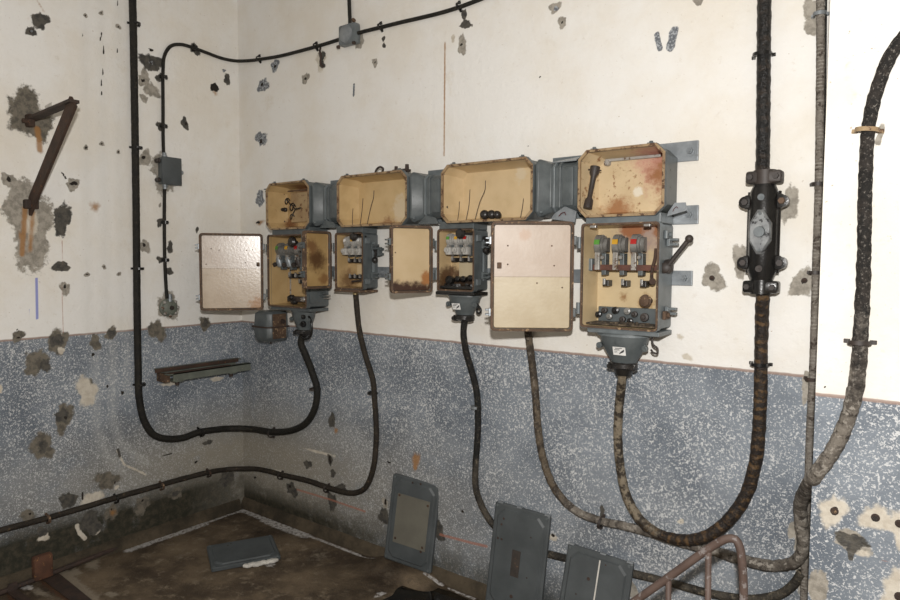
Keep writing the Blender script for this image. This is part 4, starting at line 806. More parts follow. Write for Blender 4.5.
def flank(t, x1, z0, z1, d, kz):
    """ribs, side lever and latch on the right flank of a small box"""
    b = B(); b.bx(x1-.002, x1+.006, -.062, -.046, z0+.05, z1-.05, .002); b.build('side_rib', 'grey_paint_light', t)
    for z in (z0+.045, z1-.045):
        b = B(); b.bx(x1-.003, x1+.009, -.115, -.085, z-.014, z+.014, .002); b.build('side_boss', 'grey_paint_light', t)
    b = B(); b.cyl((x1-.004,-.05,kz+.035),(x1+.018,-.05,kz+.035),.012,.011,12); b.tube([(x1+.014,-.05,kz+.035),(x1+.018,-.055,kz+.01),(x1+.018,-.058,kz-.014)], .007, 8); b.ball((x1+.018,-.06,kz-.018), .017, 12); b.build('side_lever', 'bakelite', t, smooth=.7)
flank(swb, BX[1], 1.447, 1.744, .125, (1.2289,-0.0600,1.6196)[2]); flank(swc, CX[1], 1.458, 1.746, .125, (1.9077,-0.0600,1.6646)[2])
b = B(); b.bx(BX[1]+.0, BX[1]+.034, -.045, -.030, 1.620, 1.668, .003); prongs(b, BX[1]+.03, -.038, 1.645, 1, .026, .022, .012); b.build('bracket_lug', 'grey_paint', swb)
b = B(); b.lathe((1.0848,-0.0600,1.4478), (0,0,-1), [(0,.016),(.018,.016),(.020,.013),(.040,.012)], 14); b.build('cable_gland', 'brass', swb, smooth=.6)
# third box
cxs = [(1.7329,-0.1000,1.6978)[0], (1.7791,-0.1000,1.6971)[0], (1.8302,-0.1000,1.6963)[0]]
zt = (1.7791,-0.1000,1.6971)[2]; zb = (1.7795,-0.1000,1.6444)[2]
works(swc, cxs, zt, zb, .74, -.098, 'shroud_pale', ('green','yellow','red'))
b = B(); b.bx(CX[0]+.03, CX[1]-.014, -.075, -.060, zb-.008, zb+.008, .002); b.build('switch_bar', 'bakelite', swc)
jaws(swc, [(1.7427,-0.0700,1.6054)[0], (1.7920,-0.0700,1.6056)[0], (1.8374,-0.0700,1.6057)[0]], (1.7920,-0.0700,1.6056)[2], .9, -.075)
b = B(); b.bx(CX[0]+.070, CX[1]-.014, -.046, -.040, (1.7778,-0.0500,1.5264)[2], (1.7774,-0.0500,1.5916)[2]); b.build('inner_panel', 'door_lining_d', swc)
for p, r in (((1.7321,-0.0900,1.5075), .021), ((1.7712,-0.0800,1.5128), .014), ((1.8056,-0.0800,1.5135), .014), ((1.8452,-0.0800,1.5189), .014)):
    b = B(); b.lathe(Vector(p)+Vector((0,.03,0)), (0,-1,.1), [(0,r*.7),(.015,r*.8),(.02,r),(.034,r*.95),(.038,r*.4)], 12); b.build('terminal', 'black_iron', swc, smooth=.6)
b = B(); b.bx(CX[0]+.014, CX[1]-.014, -.118, -.04, 1.4725, 1.484)
for k in range(14): b.box((random.uniform(CX[0]+.03, CX[1]-.03), random.uniform(-.11,-.06), 1.487), (random.uniform(.008,.03), random.uniform(.006,.02), random.uniform(.004,.016)), Matrix.Rotation(random.uniform(0,3), 3, 'Z'))
o = b.build('soot', 'black_iron', swc); o['kind'] = 'stuff'
gxc, gyc = (1.8166,-0.0900,1.4036)[0], -.080
gc = bell(swc, (gxc, gyc), 1.442, 1.348, .082, .042, 'grey_paint', zc=1.315)
sticker(gc, (gxc-.010, gyc-.0525, 1.392), .044, .030, MK, .34)
wire(swc, [(1.8937,-0.1000,1.4074), (1.9102,-0.1000,1.3946), (1.9213,-0.1000,1.3771), (1.9105,-0.1000,1.3630), (1.8995,-0.1000,1.3715), (1.9048,-0.1000,1.3944)], .005, 'black_iron', 'hook')
# hanging housing left of the first gland
hx0, hx1 = (0.3267,-0.0900,1.1779)[0], (0.4371,0.0000,1.1781)[0]
t = thing('fuse_housing', (.40, -.07, 1.115), 'small grey cast housing with rust streaked side, below the tall switch box', 'electrical box')
def hs(x0, x1, y0, y1, c, z): return [(x0+c,y0,z),(x1-c,y0,z),(x1,y0+c,z),(x1,y1,z),(x0,y1,z),(x0,y0+c,z)]
b = B(); b.loft([hs(.330,.455,-.135,-.012,.02,1.122), hs(.315,.470,-.150,-.012,.022,1.145), hs(.312,.472,-.152,-.012,.022,1.205)]); b.build('lower_half', 'grey_paint', t, smooth=.5, bevel=.003)
b = B(); b.loft([hs(.312,.472,-.152,-.012,.022,1.211), hs(.318,.468,-.148,-.012,.022,1.285), hs(.335,.455,-.135,-.012,.022,1.300)]); b.build('upper_half', 'grey_paint', t, smooth=.5, bevel=.003)
b = B(); b.loft([hs(.300,.480,-.160,-.010,.022,1.204), hs(.300,.480,-.160,-.010,.022,1.212)]); b.build('joint_flange', 'dark_rust', t)
b = B(); b.bx(.472,.478,-.125,-.03,1.14,1.285,.002); b.build('side_plate', 'rim_rust', t)
b = B(); b.cyl((.478,-.06,1.24),(.495,-.06,1.24),.014,.012,12); b.build('bolt', 'dark_rust', t)
b = B(); b.cyl((.41,-.09,1.122),(.41,-.09,1.105),.005,.004,8); b.build('pin', 'dark_rust', t)

# ------------------------------------------------------------------ cables and their saddles
def arr(*p): return list(p)
K1 = [(0.0260,-0.6805,3.1472), (0.0240,-0.6751,2.9922), (0.0240,-0.6771,2.4613), (0.0240,-0.6818,1.9212), (0.0240,-0.6895,1.3727), (0.0240,-0.6919,1.0394), (0.0240,-0.6888,0.8146), (0.0240,-0.6603,0.6850), (0.0240,-0.6097,0.6031), (0.0240,-0.5202,0.5608), (0.0240,-0.4265,0.5497), (0.0240,-0.3353,0.5608), (0.0260,-0.2353,0.5560), (0.0340,-0.1139,0.5421),
      (0.1284,-0.0340,0.5378), (0.3366,-0.0260,0.5509), (0.5220,-0.0240,0.5927), (0.6478,-0.0240,0.6600), (0.7181,-0.0240,0.7551), (0.7386,-0.0260,0.8680), (0.7133,-0.0400,0.9651), (0.6939,-0.0700,1.0643), (0.6751,-0.0860,1.1329), (gxa, gya, 1.190)]
cable('power_cable', K1, .0195, 'cable_black', 'thick black cable down the left wall, looping round the corner to the tall switch box', 'cable', .05, .03, .02)
cable('thin_cable', [(0.0300,-0.5152,2.1690), (0.0180,-0.5133,2.2151), (0.0140,-0.5078,2.4953), (0.0140,-0.5040,2.6624), (0.0140,-0.4932,2.7479), (0.0140,-0.4529,2.8106), (0.0140,-0.3912,2.8349), (0.0140,-0.3284,2.8367), (0.0140,-0.2313,2.8294), (0.0140,-0.1302,2.8217), (0.0180,-0.0417,2.8261), (0.1263,-0.0180,2.8127), (0.2577,-0.0140,2.8005), (0.4259,-0.0140,2.7878), (0.6031,-0.0140,2.7837), (0.8114,-0.0140,2.7829), (0.9515,-0.0200,2.7835), (0.9924,-0.0300,2.7806)], .0095, 'cable_black', 'thin black cable from the left wall junction box up and round the corner', 'cable', .03)
cable('thin_cable', [(1.0523,-0.0300,2.7817), (1.0865,-0.0200,2.7878), (1.2376,-0.0140,2.7865), (1.3598,-0.0140,2.7833), (1.6133,-0.0140,2.7743), (1.7371,-0.0140,2.7768), (1.8550,-0.0140,2.7858), (1.9518,-0.0140,2.7938)], .0095, 'cable_black', 'thin black cable running right from the small square box to the top', 'cable', .03)
cable('thin_cable', [(1.0228,-0.0300,2.8236), (1.0107,-0.0180,2.8553), (1.0022,-0.0130,2.9206), (0.9988,-0.0130,2.9886), (0.9921,-0.0130,3.1036)], .010, 'cable_black', 'short black cable rising straight from the small square box', 'cable', .03)
cable('thin_cable', [(0.0300,-0.5182,2.0343), (0.0180,-0.5121,2.0019), (0.0140,-0.5154,1.8097), (0.0140,-0.5171,1.5992), (0.0160,-0.5143,1.4505), (0.0300,-0.5178,1.3766)], .0098, 'cable_black', 'thin black cable from the junction box down to the round fitting', 'cable', .03)
K3 = [(0.0180,-1.4703,0.2984), (0.0180,-1.3804,0.3000), (0.0180,-1.2062,0.2963), (0.0180,-1.0158,0.2976), (0.0180,-0.8450,0.3016), (0.0180,-0.6370,0.3023), (0.0180,-0.4537,0.3029), (0.0180,-0.2557,0.2973), (0.0240,-0.1189,0.2815), (0.1399,-0.0240,0.2830), (0.2924,-0.0180,0.2946), (0.4173,-0.0180,0.2980), (0.6364,-0.0180,0.3098), (0.8163,-0.0180,0.3067), (0.9388,-0.0180,0.3074), (1.0335,-0.0180,0.3237), (1.1102,-0.0180,0.3671), (1.1667,-0.0180,0.4695), (1.1929,-0.0180,0.6156), (1.1933,-0.0180,0.7505), (1.1827,-0.0180,0.8673), (1.1721,-0.0180,0.9625), (1.1211,-0.0220,1.0921), (1.0908,-0.0360,1.2253), (1.0919,-0.0550,1.3443), (1.0884,-0.0600,1.4187)]
cable('cable_run', K3, .0150, 'cable_brown', 'long thin brown cable along the foot of the left wall and round the corner', 'cable', .07)
K4 = [(gxc, gyc, 1.330), (1.8073,-0.0760,1.2679), (1.8070,-0.0550,1.1817), (1.8171,-0.0280,1.0946), (1.8343,-0.0190,1.0241), (1.8474,-0.0180,0.9591), (1.8525,-0.0180,0.8267), (1.8476,-0.0180,0.7304), (1.8398,-0.0180,0.6233), (1.8436,-0.0180,0.5229), (1.8845,-0.0180,0.4357), (1.9527,-0.0180,0.3663), (2.0352,-0.0180,0.3309), (2.1409,-0.0180,0.3129), (2.3054,-0.0180,0.3179), (2.4771,-0.0180,0.3300), (2.6199,-0.0180,0.3403), (2.7815,-0.0180,0.3484), (2.9317,-0.0180,0.3540), (3.0610,-0.0180,0.3764), (3.1526,-0.0180,0.4205), (3.1993,-0.0200,0.4722), (3.2263,-0.0240,0.5267)]
cable('cable_run', K4, .0155, 'cable_dusty', 'dusty black cable from the soot stained switch box down behind the leaning lids', 'cable', .06)
K5 = [(2.1144,-0.0500,1.4276), (2.1160,-0.0340,1.3565), (2.1244,-0.0250,1.2724), (2.1476,-0.0220,1.1190), (2.1645,-0.0220,0.9877), (2.1763,-0.0220,0.8648), (2.2004,-0.0220,0.7486), (2.2541,-0.0220,0.6260), (2.3465,-0.0220,0.5478), (2.4662,-0.0220,0.5249), (2.5922,-0.0220,0.5290), (2.6866,-0.0200,0.5259), (2.8056,-0.0220,0.5218), (2.9535,-0.0220,0.5194), (3.0340,-0.0220,0.5157), (3.1144,-0.0220,0.5192), (3.1819,-0.0240,0.5423), (3.2217,-0.0460,0.5902), (3.2328,-0.0600,0.6508), (3.2266,-0.0720,0.7123), (3.2260,-0.1000,0.7828), (3.2526,-0.2000,0.8679), (3.3015,-0.3450,0.9708), (3.3331,-0.3530,1.0314), (3.3553,-0.3520,1.0839), (3.3757,-0.3520,1.1458), (3.3884,-0.3520,1.2057), (3.3969,-0.3520,1.2788), (3.3999,-0.3520,1.3650), (3.4012,-0.3520,1.4646), (3.4010,-0.3520,1.6057), (3.3974,-0.3520,1.7735), (3.3964,-0.3520,1.8706), (3.3979,-0.3520,1.9615), (3.4049,-0.3520,2.0263), (3.4169,-0.3520,2.0845), (3.4374,-0.3520,2.1511), (3.4671,-0.3520,2.2041), (3.5155,-0.3520,2.2569)]
cable('wrapped_cable', K5, lambda t: .0165+.0045*min(1, max(0, (t-.30)/.25))-.0035*min(1, max(0, (t-.72)/.10)), 'cable_wrapped', 'thick wrapped cable dipping from behind the large door and rising on the right wall', 'cable', .10, .10, .036, 18)
K6 = [(gx, gy, 1.185), (2.5856,-0.0850,1.1455), (2.5670,-0.0550,1.0790), (2.5506,-0.0300,0.9915), (2.5479,-0.0250,0.8753), (2.5600,-0.0250,0.7664), (2.5944,-0.0340,0.6547), (2.6562,-0.0500,0.5825), (2.7366,-0.0600,0.5481), (2.8293,-0.0620,0.5496), (2.9157,-0.0600,0.5870), (2.9881,-0.0420,0.6634), (3.0396,-0.0260,0.7652), (3.0648,-0.0260,0.8766), (3.0733,-0.0260,0.9832), (3.0754,-0.0260,1.1096), (3.0724,-0.0260,1.2878), (3.0735,-0.0320,1.4018), (3.0784,-0.0550,1.4769), (3.0789,-0.0620,1.5189)]
cable('wrapped_cable', K6, lambda t: .0180+.0045*min(1, max(0, (t-.25)/.3)), 'cable_banded', 'thick brown banded cable looping from the large switch box to the black joint', 'cable', .09, .08, .042, 18)
cable('wrapped_cable', [(3.0669,-0.0620,1.8633), (3.0637,-0.0500,1.9160), (3.0590,-0.0320,1.9872), (3.0548,-0.0270,2.1257), (3.0508,-0.0270,2.3104), (3.0473,-0.0270,2.4666), (3.0447,-0.0270,2.5848)], .0228, 'cable_pitch', 'thick pitch black wrapped cable rising from the top of the joint', 'cable', .06, .07, .045, 18)
t = cable('conduit', [(3.2150,-0.0200,2.5445), (3.2213,-0.0200,2.3561), (3.2271,-0.0200,2.1370), (3.2332,-0.0200,1.8398), (3.2341,-0.0200,1.6161), (3.2360,-0.0200,1.4035), (3.2366,-0.0200,1.2056), (3.2346,-0.0200,1.0434), (3.2349,-0.0200,0.8870), (3.2336,-0.0200,0.7114), (3.2343,-0.0200,0.4991), (3.2364,-0.0200,0.3389)], .0128, 'conduit_braid', 'slim grey braided conduit straight down beside the wall edge', 'conduit', .05, .08, .012, 14)
b = B(); b.tube(spline([(3.2307,-0.0080,2.5446), (3.2371,-0.0080,2.2685), (3.2465,-0.0080,1.8401), (3.2498,-0.0080,1.4034), (3.2498,-0.0080,1.0434), (3.2502,-0.0080,0.4278)], .05), .0032, 6)
tag(b.build('thin_wire', 'cable_dusty', None, smooth=3), 'thin grey wire between the braided conduit and the wall edge', 'wire')
def saddle(p, n, axis, r, label, mat='black_iron', group='pipe saddles holding the cables', w=.012, ear=.012, off=None):
    """half ring strap over a cable lying on the wall, with an ear and screw either side"""
    p, n, a = Vector(p), Vector(n), Vector(axis).normalized(); s = n.cross(a).normalized(); r2 = r+.0035; off = r+.004 if off is None else off
    t = thing('cable_saddle', p, label, 'cable clip', group)
    b = B(); C0 = p+n*off; pts = [(math.cos(q), math.sin(q)) for q in np.linspace(-.15, PI+.15, 13)]
    out = []
    for sa in (-w/2, w/2):
        out.append([C0+s*c*(r2+.003)+n*d*(r2+.003)+a*sa for c, d in pts]+[C0+s*c*(r2-.0005)+n*d*(r2-.0005)+a*sa for c, d in reversed(pts)])
    b.loft(out); b.build('strap', mat, t, smooth=.7)
    for sg in (-1, 1):
        q = p+s*sg*(r2+ear*.5)+n*.0028; R = Matrix((s, a, n)).transposed()
        b = B(); b.box(q, (ear, w, .006), R, .0015); b.box(p+s*sg*(r2+.001)+n*(off*.55), (.005, w, off*1.1), R); b.cyl(q+n*.003, q+n*.008, .0055, .0048, 8); b.build('ear', mat, t)
    return t
NL, NM = (1,0,0), (0,-1,0)
S1 = 'saddle on the thick black left cable, '
for p, l, ax_v in (((0.0000,-0.6619,2.8744), 'uppermost near the top of the photo', (0,.01,1)), ((0.0000,-0.6664,2.2100), 'left of the square junction box', (0,0,1)), ((0.0000,-0.6739,1.5488), 'between junction box and dado line', (0,0,1)), ((0.0000,-0.6793,0.9032), 'lowest, on the speckled dado', (0,0,1)), ((0.0000,-0.3138,0.5555), 'on the sag left of the corner', (0,1,.35))):
    saddle(p, NL, ax_v, .020, S1+l)
saddle((0.3173,0.0000,0.5393), NM, (1,0,-.1), .020, 'dusty saddle on the thick black cable just right of the corner', 'iron_brown'); saddle((0.7090,0.0000,0.8605), NM, (0,0,1), .020, 'saddle on the thick black cable below the tall switch box gland', 'iron_brown')
S2 = 'small saddle on the thin black cable, '
for p, l, ax_v in (((0.0000,-0.3038,2.8399), 'just past its bend on the left wall', (0,1,-.2)), ((0.0000,-0.4958,2.6277), 'high above the junction box', (0,0,1)), ((0.0000,-0.5019,2.3531), 'next above the junction box', (0,0,1)), ((0.0000,-0.5075,1.8105), 'next below the junction box', (0,0,1)), ((0.0000,-0.5092,1.5964), 'just above the round fitting', (0,0,1))):
    saddle(p, NL, ax_v, .010, S2+l, w=.018, ear=.010)
for p, l in (((0.2247,0.0000,2.8097), 'first one right of the wall corner'), ((0.7345,0.0000,2.7875), 'midway from the corner to the small square box'), ((1.2245,0.0000,2.7931), 'right of the small square box'), ((1.7238,0.0000,2.7839), 'rightmost, near the top of the photo')):
    saddle(p, NM, (1,0,.18), .010, S2+l, w=.012, ear=.014)
S3 = 'saddle on the long thin brown cable, '
for p, n, ax_v, l, m in (((0.0000,-1.1695,0.2896), NL, (0,1,.1), 'rusty orange one nearest the left edge', 'rim_rust'), ((0.0000,-0.8284,0.2927), NL, (0,1,.1), 'below the pale plaster patch', 'black_iron'), ((0.0000,-0.5676,0.2941), NL, (0,1,.1), 'rust brown one left of the corner', 'rim_rust'), ((0.0000,-0.2649,0.2911), NL, (0,1,.1), 'last before the corner', 'dark_rust'), ((0.3946,0.0000,0.2888), NM, (1,0,-.1), 'first right of the corner', 'iron_brown'), ((0.8048,0.0000,0.2975), NM, (1,0,-.2), 'at the lowest part of the dip', 'iron_brown'), ((1.1619,0.0000,0.8940), NM, (0,0,1), 'on the rising part below the small switch box', 'black_iron')):
    saddle(p, n, ax_v, .0155, S3+l, m, w=.012, ear=.010)
saddle((1.8369,0.0000,0.9118), NM, (0,0,1), .016, 'pale saddle on the dusty cable below the soot stained switch box', 'galvanised')
saddle((2.4787,0.0000,0.5155), NM, (1,0,-.2), .018, 'saddle on the wrapped cable left of the hanging loop', 'iron_brown')
saddle((3.3951,-0.3290,1.9681), (0,-1,0), (.1,0,1), .0225, 'rusty saddle on the thick wrapped cable high on the right wall', 'rim_cream', ear=.013); saddle((3.3979,-0.3290,1.3740), (0,-1,0), (0,0,1), .0225, 'dark saddle on the thick wrapped cable above the right dado', 'iron_brown', ear=.015)
saddle((3.0683,0.0000,1.2380), NM, (0,0,1), .0235, 'saddle on the brown banded cable at the dado line', 'black_iron'); saddle((3.0449,0.0000,2.3180), NM, (0,0,1), .0235, 'saddle on the pitch black cable near the top', 'black_iron')
S4 = 'saddle on the slim braided conduit, '
for p, l, m in (((3.2166,0.0000,2.4211), 'white metal one at the very top', 'galvanised'), ((3.2302,0.0000,1.8618), 'level with the top of the black joint', 'iron_brown'), ((3.2313,0.0000,1.5654), 'level with the bottom of the black joint', 'iron_brown'), ((3.2331,0.0000,1.2024), 'brown one at the dado line', 'dark_rust')):
    saddle(p, NM, (0,0,1), .0135, S4+l, m, ear=.010)

# black cable joint box
jx, jy = (3.0771,-0.0750,1.6911)[0], -.075; jt, jb = (3.0736,-0.0900,1.9108)[2], (3.0863,-0.0900,1.4924)[2]; jh = jt-jb
t = thing('cable_joint', (jx, jy, jb), 'black cast cable joint with grey diamond cover, bolted on the wall at right', 'cable joint')
b = B(); b.lathe((jx,jy,jb+.02), (0,0,1), [(0,.034),(.03,.036),(.055,.046),(jh*.5-.02,.0475),(jh-.095,.046),(jh-.07,.036),(jh-.04,.034)], 24); b.build('body', 'black_iron', t, smooth=.7)
for sx in (-1, 1):
    b = B(); b.cyl((jx+sx*.042,jy+.004,jb+.07),(jx+sx*.042,jy+.004,jt-.07),.0115,.0115,12); b.build('side_rod', 'black_iron', t, smooth=.7)
for zz in (jb+.022, jt-.022):
    b = B(); b.bx(jx-.056, jx+.056, jy-.030, jy+.030, zz-.021, zz+.021, .008); b.lathe((jx,jy,zz-.024),(0,0,1),[(0,.036),(.048,.036)],20); o = b.build('end_clamp', 'iron_brown' if zz > 1.6 else 'black_iron', t, smooth=.5)
    for sx in (-1, 1):
        b = B(); b.cyl((jx+sx*.040,jy-.028,zz),(jx+sx*.040,jy-.040,zz),.011,.010,6); b.build('clamp_bolt', 'iron_brown', o)
for zz in (jb+.105, jt-.105):
    for sx in (-1, 1):
        b = B(); b.box((jx+sx*.046, jy-.004, zz), (.030,.020,.050), None, .006); b.lathe((jx+sx*.058, jy+.010, zz), (0,-1,0), [(0,.021),(.024,.021),(.025,.013)], 18); o = b.build('ear', 'black_iron', t, smooth=.5)
        b = B(); b.cyl((jx+sx*.058, jy-.014, zz),(jx+sx*.058, jy-.026, zz),.012,.011,6); b.build('ear_bolt', 'rim_rust' if (sx, zz > 1.6) == (1, True) else 'iron_brown', o)
zc = (jt+jb)/2
b = B(); b.loft([[(jx+u*k, y, zc+v*k) for u, v in ((-.033,-.028),(-.009,-.072),(.009,-.072),(.033,-.028),(.033,.028),(.009,.072),(-.009,.072),(-.033,.028))] for y, k in ((jy-.030,1.06),(jy-.049,1.04),(jy-.055,.90))]); o = b.build('diamond_cover', 'dusty_steel', t, smooth=.5); o.data.materials[0] = MATS['cover_grey']
b = B(); b.cyl((jx,jy-.054,zc),(jx,jy-.066,zc),.019,.017,18); b.build('cap_screw', 'grey_paint_light', o, smooth=.5)
for dz in (-.062, .062):
    b = B(); b.cyl((jx,jy-.054,zc+dz),(jx,jy-.058,zc+dz),.006,.005,10); b.build('cover_screw', 'grey_paint', o)
for zz, m in ((jt-.092,'grey_paint_light'), (jb+.085,'iron_brown')):
    b = B(); b.cyl((jx,jy-.036,zz),(jx,jy-.050,zz),.012,.011,14); b.cyl((jx,jy-.050,zz),(jx,jy-.054,zz),.006,.005,8); b.build('plug', m, t, smooth=.5)

# junction box on the left wall, with lugs
y0, z0, y1, z1 = (0.0000,-0.5638,2.0264)[1], (0.0300,-0.5094,2.0239)[2], (0.0000,-0.4153,2.1898)[1], (0.0300,-0.5061,2.1758)[2]
ym = (y0+y1)/2
t = thing('junction_box', (.03, ym, z0), 'grey square junction box on the left wall between two thin cables', 'junction box')
b = B(); b.bx(.001, .046, y0+.022, y1-.012, z0, z1, .008); b.build('base', 'grey_paint', t, smooth=.6)
b = B(); b.bx(.046, .056, y0+.020, y1-.010, z0-.002, z1+.002, .004); b.build('lid', 'lid_paint', t, smooth=.6)
for yy, zz, sg in ((y0+.010, z0+.022, -1), (y0+.010, z1-.022, -1), (y1-.002, (z0+z1)/2, 1)):
    b = B(); b.lathe((.012,yy,zz),(1,0,0),[(0,.013),(.026,.013),(.028,.008),(.034,.007)],12); b.box((.022,yy+.008*-sg,zz),(.014,.024,.018),None,.003); b.build('lug', 'iron_brown' if sg < 0 else 'galvanised', t, smooth=.6)
for zz, d in ((z1, 1), (z0, -1)):
    b = B(); b.lathe((.027,(0.0270,-0.5138,2.1023)[1],zz-.004*d),(0,0,d),[(0,.016),(.014,.016),(.016,.012),(.030,.011)],14); b.build('gland', 'galvanised', t, smooth=.6)
# small square box on the back wall
x0, x1, zz0, zz1 = (0.9516,-0.0200,2.8044)[0], (1.0754,-0.0200,2.7798)[0], (1.0119,-0.0200,2.7354)[2], (1.0126,-0.0200,2.8414)[2]
t = thing('junction_box', ((x0+x1)/2, -.025, zz0), 'small pale square box where three thin cables meet high on the back wall', 'junction box')
b = B(); b.bx(x0, x1, -.050, -.001, zz0, zz1, .012); b.build('base', 'grey_paint_light', t, smooth=.6)
b = B(); b.lathe(((x0+x1)/2,-.050,(zz0+zz1)/2),(0,-1,0),[(0,.046),(.006,.045),(.009,.040)],24); b.build('lid', 'galvanised', t, smooth=.6)
for sx, sz in ((1,1),(1,-1),(-1,-1)):
    b = B(); b.cyl(((x0+x1)/2+sx*.056,-.045,(zz0+zz1)/2+sz*.056),((x0+x1)/2+sx*.060,-.058,(zz0+zz1)/2+sz*.060),.010,.008,10); b.build('lid_screw', 'rim_rust' if sz > 0 else 'dark_rust', t)
# round fitting below
p = Vector((0.0000,-0.4989,1.3226))
t = thing('cable_fitting', p-Vector((0,0,.055)), 'round white spattered cable fitting at the lower end of a thin cable', 'fitting')
b = B(); b.lathe(p, (1,0,0), [(0,.052),(.012,.052),(.016,.044),(.034,.042),(.040,.034),(.046,.016),(.047,.004)], 22); b.build('base', 'dusty_steel', t, smooth=.6)
b = B()
for k in range(8): a = k*PI/4; b.ball(p+Vector((.030, .046*math.cos(a), .046*math.sin(a))), .010, 8)
b.build('rim_bead', 'pale_metal', t, smooth=.7)
b = B(); b.cyl(p+Vector((.028,0,.036)), p+Vector((.028,0,.078)), .013, .012, 12); b.build('spout', 'galvanised', t, smooth=.6)
b = B(); b.cyl(p+Vector((.046,0,0)), p+Vector((.056,0,0)), .014, .011, 8); b.build('nut', 'iron_brown', t)

# rusty bracket sticking out of the left wall
A0, A1 = Vector((0.0000,-1.1850,2.2809)), Vector((0.0000,-1.1978,1.8549)); T = Vector((.462, A0.y+.002, A0.z+.030))
t = thing('pipe_bracket', A1, 'rusty flat steel bracket shaped like a seven, sticking out of the left wall', 'bracket')
def flat(b, a, c, w, th, side):
    a, c = Vector(a), Vector(c); d = (c-a).normalized(); sd = Vector(side); n = d.cross(sd).normalized()
    R = Matrix((d, sd, n)).transposed(); b.box((a+c)/2, ((c-a).length, w, th), R, .0015)
b = B(); flat(b, A0+Vector((-.02,0,-.006)), T+Vector((.012,0,-.012)), .045, .014, (0,1,0)); b.build('arm', 'dark_rust', t)
b = B(); flat(b, A1+Vector((-.02,.0,-.02)), T+Vector((.004,.0,-.012)), .014, .070, (0,1,0)); b.build('strut', 'rust', t)
b = B(); b.box(A0+Vector((.02,-.008,-.014)), (.05,.03,.06), None, .006); b.cyl(A0+Vector((.03,-.02,-.02)),A0+Vector((.03,-.045,-.02)),.013,.011,6); b.build('fixing_bolt', 'rust', t)
b = B(); b.box(A1+Vector((.010,-.0,.010)), (.04,.062,.045), None, .006); b.build('foot', 'dark_rust', t)
b = B(); b.box(A0.lerp(T,.5)+Vector((0,-.009,.014)), (.075,.002,.014), Matrix.Rotation(-.1,3,'Y')); b.build('paint_fleck', 'chalk', t)

# channel bracket on the left wall below the door
t = thing('channel_bracket', (.07, -.33, .90), 'grey rusty pair of channel rails fixed level on the left wall dado', 'bracket')
def chan(b, y0, y1, x, z, h, w, th=.006):
    b.bx(x, x+th, y0, y1, z-h/2, z+h/2); b.bx(x, x+w, y0, y1, z+h/2-th, z+h/2); b.bx(x, x+w, y0, y1, z-h/2, z-h/2+th)
b = B(); b.bx(.020,.026,(0.0300,-0.5578,0.9321)[1],(0.0300,-0.0677,0.9599)[1],.925,.980); b.bx(.020,.062,(0.0300,-0.5988,0.9606)[1],(0.0300,-0.0526,0.9835)[1],.976,.983); b.build('rear_rail', 'dusty_steel', t)
b = B(); b.bx(.058,.064,(0.0600,-0.6152,0.9603)[1],(0.0600,-0.0735,0.9887)[1],.964,.984); b.build('rear_edge', 'rust', t)
ya_, yb_ = (0.1100,-0.5436,0.9104)[1], (0.1100,-0.0290,0.9440)[1]
b = B(); b.bx(.120,.126,ya_,yb_,.912,.956); b.bx(.085,.126,ya_-.03,yb_,.950,.956); b.build('front_rail', 'dusty_steel', t)
b = B(); b.bx(.088,.124,ya_-.02,yb_-.14,.9565,.960); b.build('rust_scale', 'rust', t)
for yy in (ya_+.04, yb_-.12):
    b = B(); b.bx(.0005,.120,yy-.025,yy+.025,.904,.911); b.build('stub', 'dusty_steel', t)
    b = B(); b.cyl((.095,yy,.9045),(.095,yy,.884),.012,.011,6); b.build('bolt', 'dark_rust', t)
b = B(); b.bx(.0005,.09,ya_-.03,ya_+.0,.905,.952); b.build('end_plate', 'rim_rust', t)

# bolts left in the walls
def bolt(p, n, label, mat='rust', s=1.0, square=False, group='rusty bolts left in the walls'):
    p, n = Vector(p), Vector(n); t = thing('wall_bolt', p, label, 'bolt', group)
    b = B(); b.lathe(p, n, [(0,.016*s),(.003,.016*s),(.0035,.008*s)], 16); b.build('washer', 'dark_rust', t)
    b = B(); b.cyl(p+n*.002, p+n*.016*s, .0105*s, .010*s, 4 if square else 6); b.cyl(p+n*.015*s, p+n*.028*s, .0055*s, .005*s, 10); b.build('nut', mat, t)
bolt((2.8909,0.0000,1.5401), NM, 'rusty square bolt in a grey cement patch left of the black joint', s=.6, square=True)
bolt((3.1974,0.0000,1.5375), NM, 'rusty bolt in a cement patch between black joint and conduit', s=.6)
bolt((3.3510,-0.3290,0.8669), NM, 'rusty bolt in the left pale round patch on the right dado', 'rim_rust', .7)
bolt((3.4530,-0.3290,0.8722), NM, 'grey brown bolt in the middle pale patch on the right dado', 'iron_brown', .7)
bolt((3.5100,-0.3290,0.8688), NM, 'rusty bolt cut by the right edge, beside two pale patches', s=.7); bolt((3.5178,-0.3290,0.6603), NM, 'rusty bolt at the bottom right corner of the photo', s=.8)
bolt((0.0000,-1.1681,2.6994), NL, 'screw in the dark patch at the top left', 'galvanised', .55, group='anchor screws on the left wall'); bolt((0.0000,-0.5669,2.6969), NL, 'screw in the dark round patch beside the thick black cable', 'galvanised', .55, group='anchor screws on the left wall')
# clamp stub on the back wall
p = Vector((0.7707,0.0000,2.7156))
b = B(); b.tube(spline([p+Vector((-.01,0,.06)), p+Vector((-.005,-.012,.04)), p+Vector((.008,-.014,.01)), p+Vector((.0,-.012,-.03)), p+Vector((.012,-.002,-.05))]), .006, 6); tag(b.build('clamp_stub', 'dark_rust', None, smooth=.8), 'bent rusty clamp stub hanging below the thin cable on the back wall', 'clamp remains')

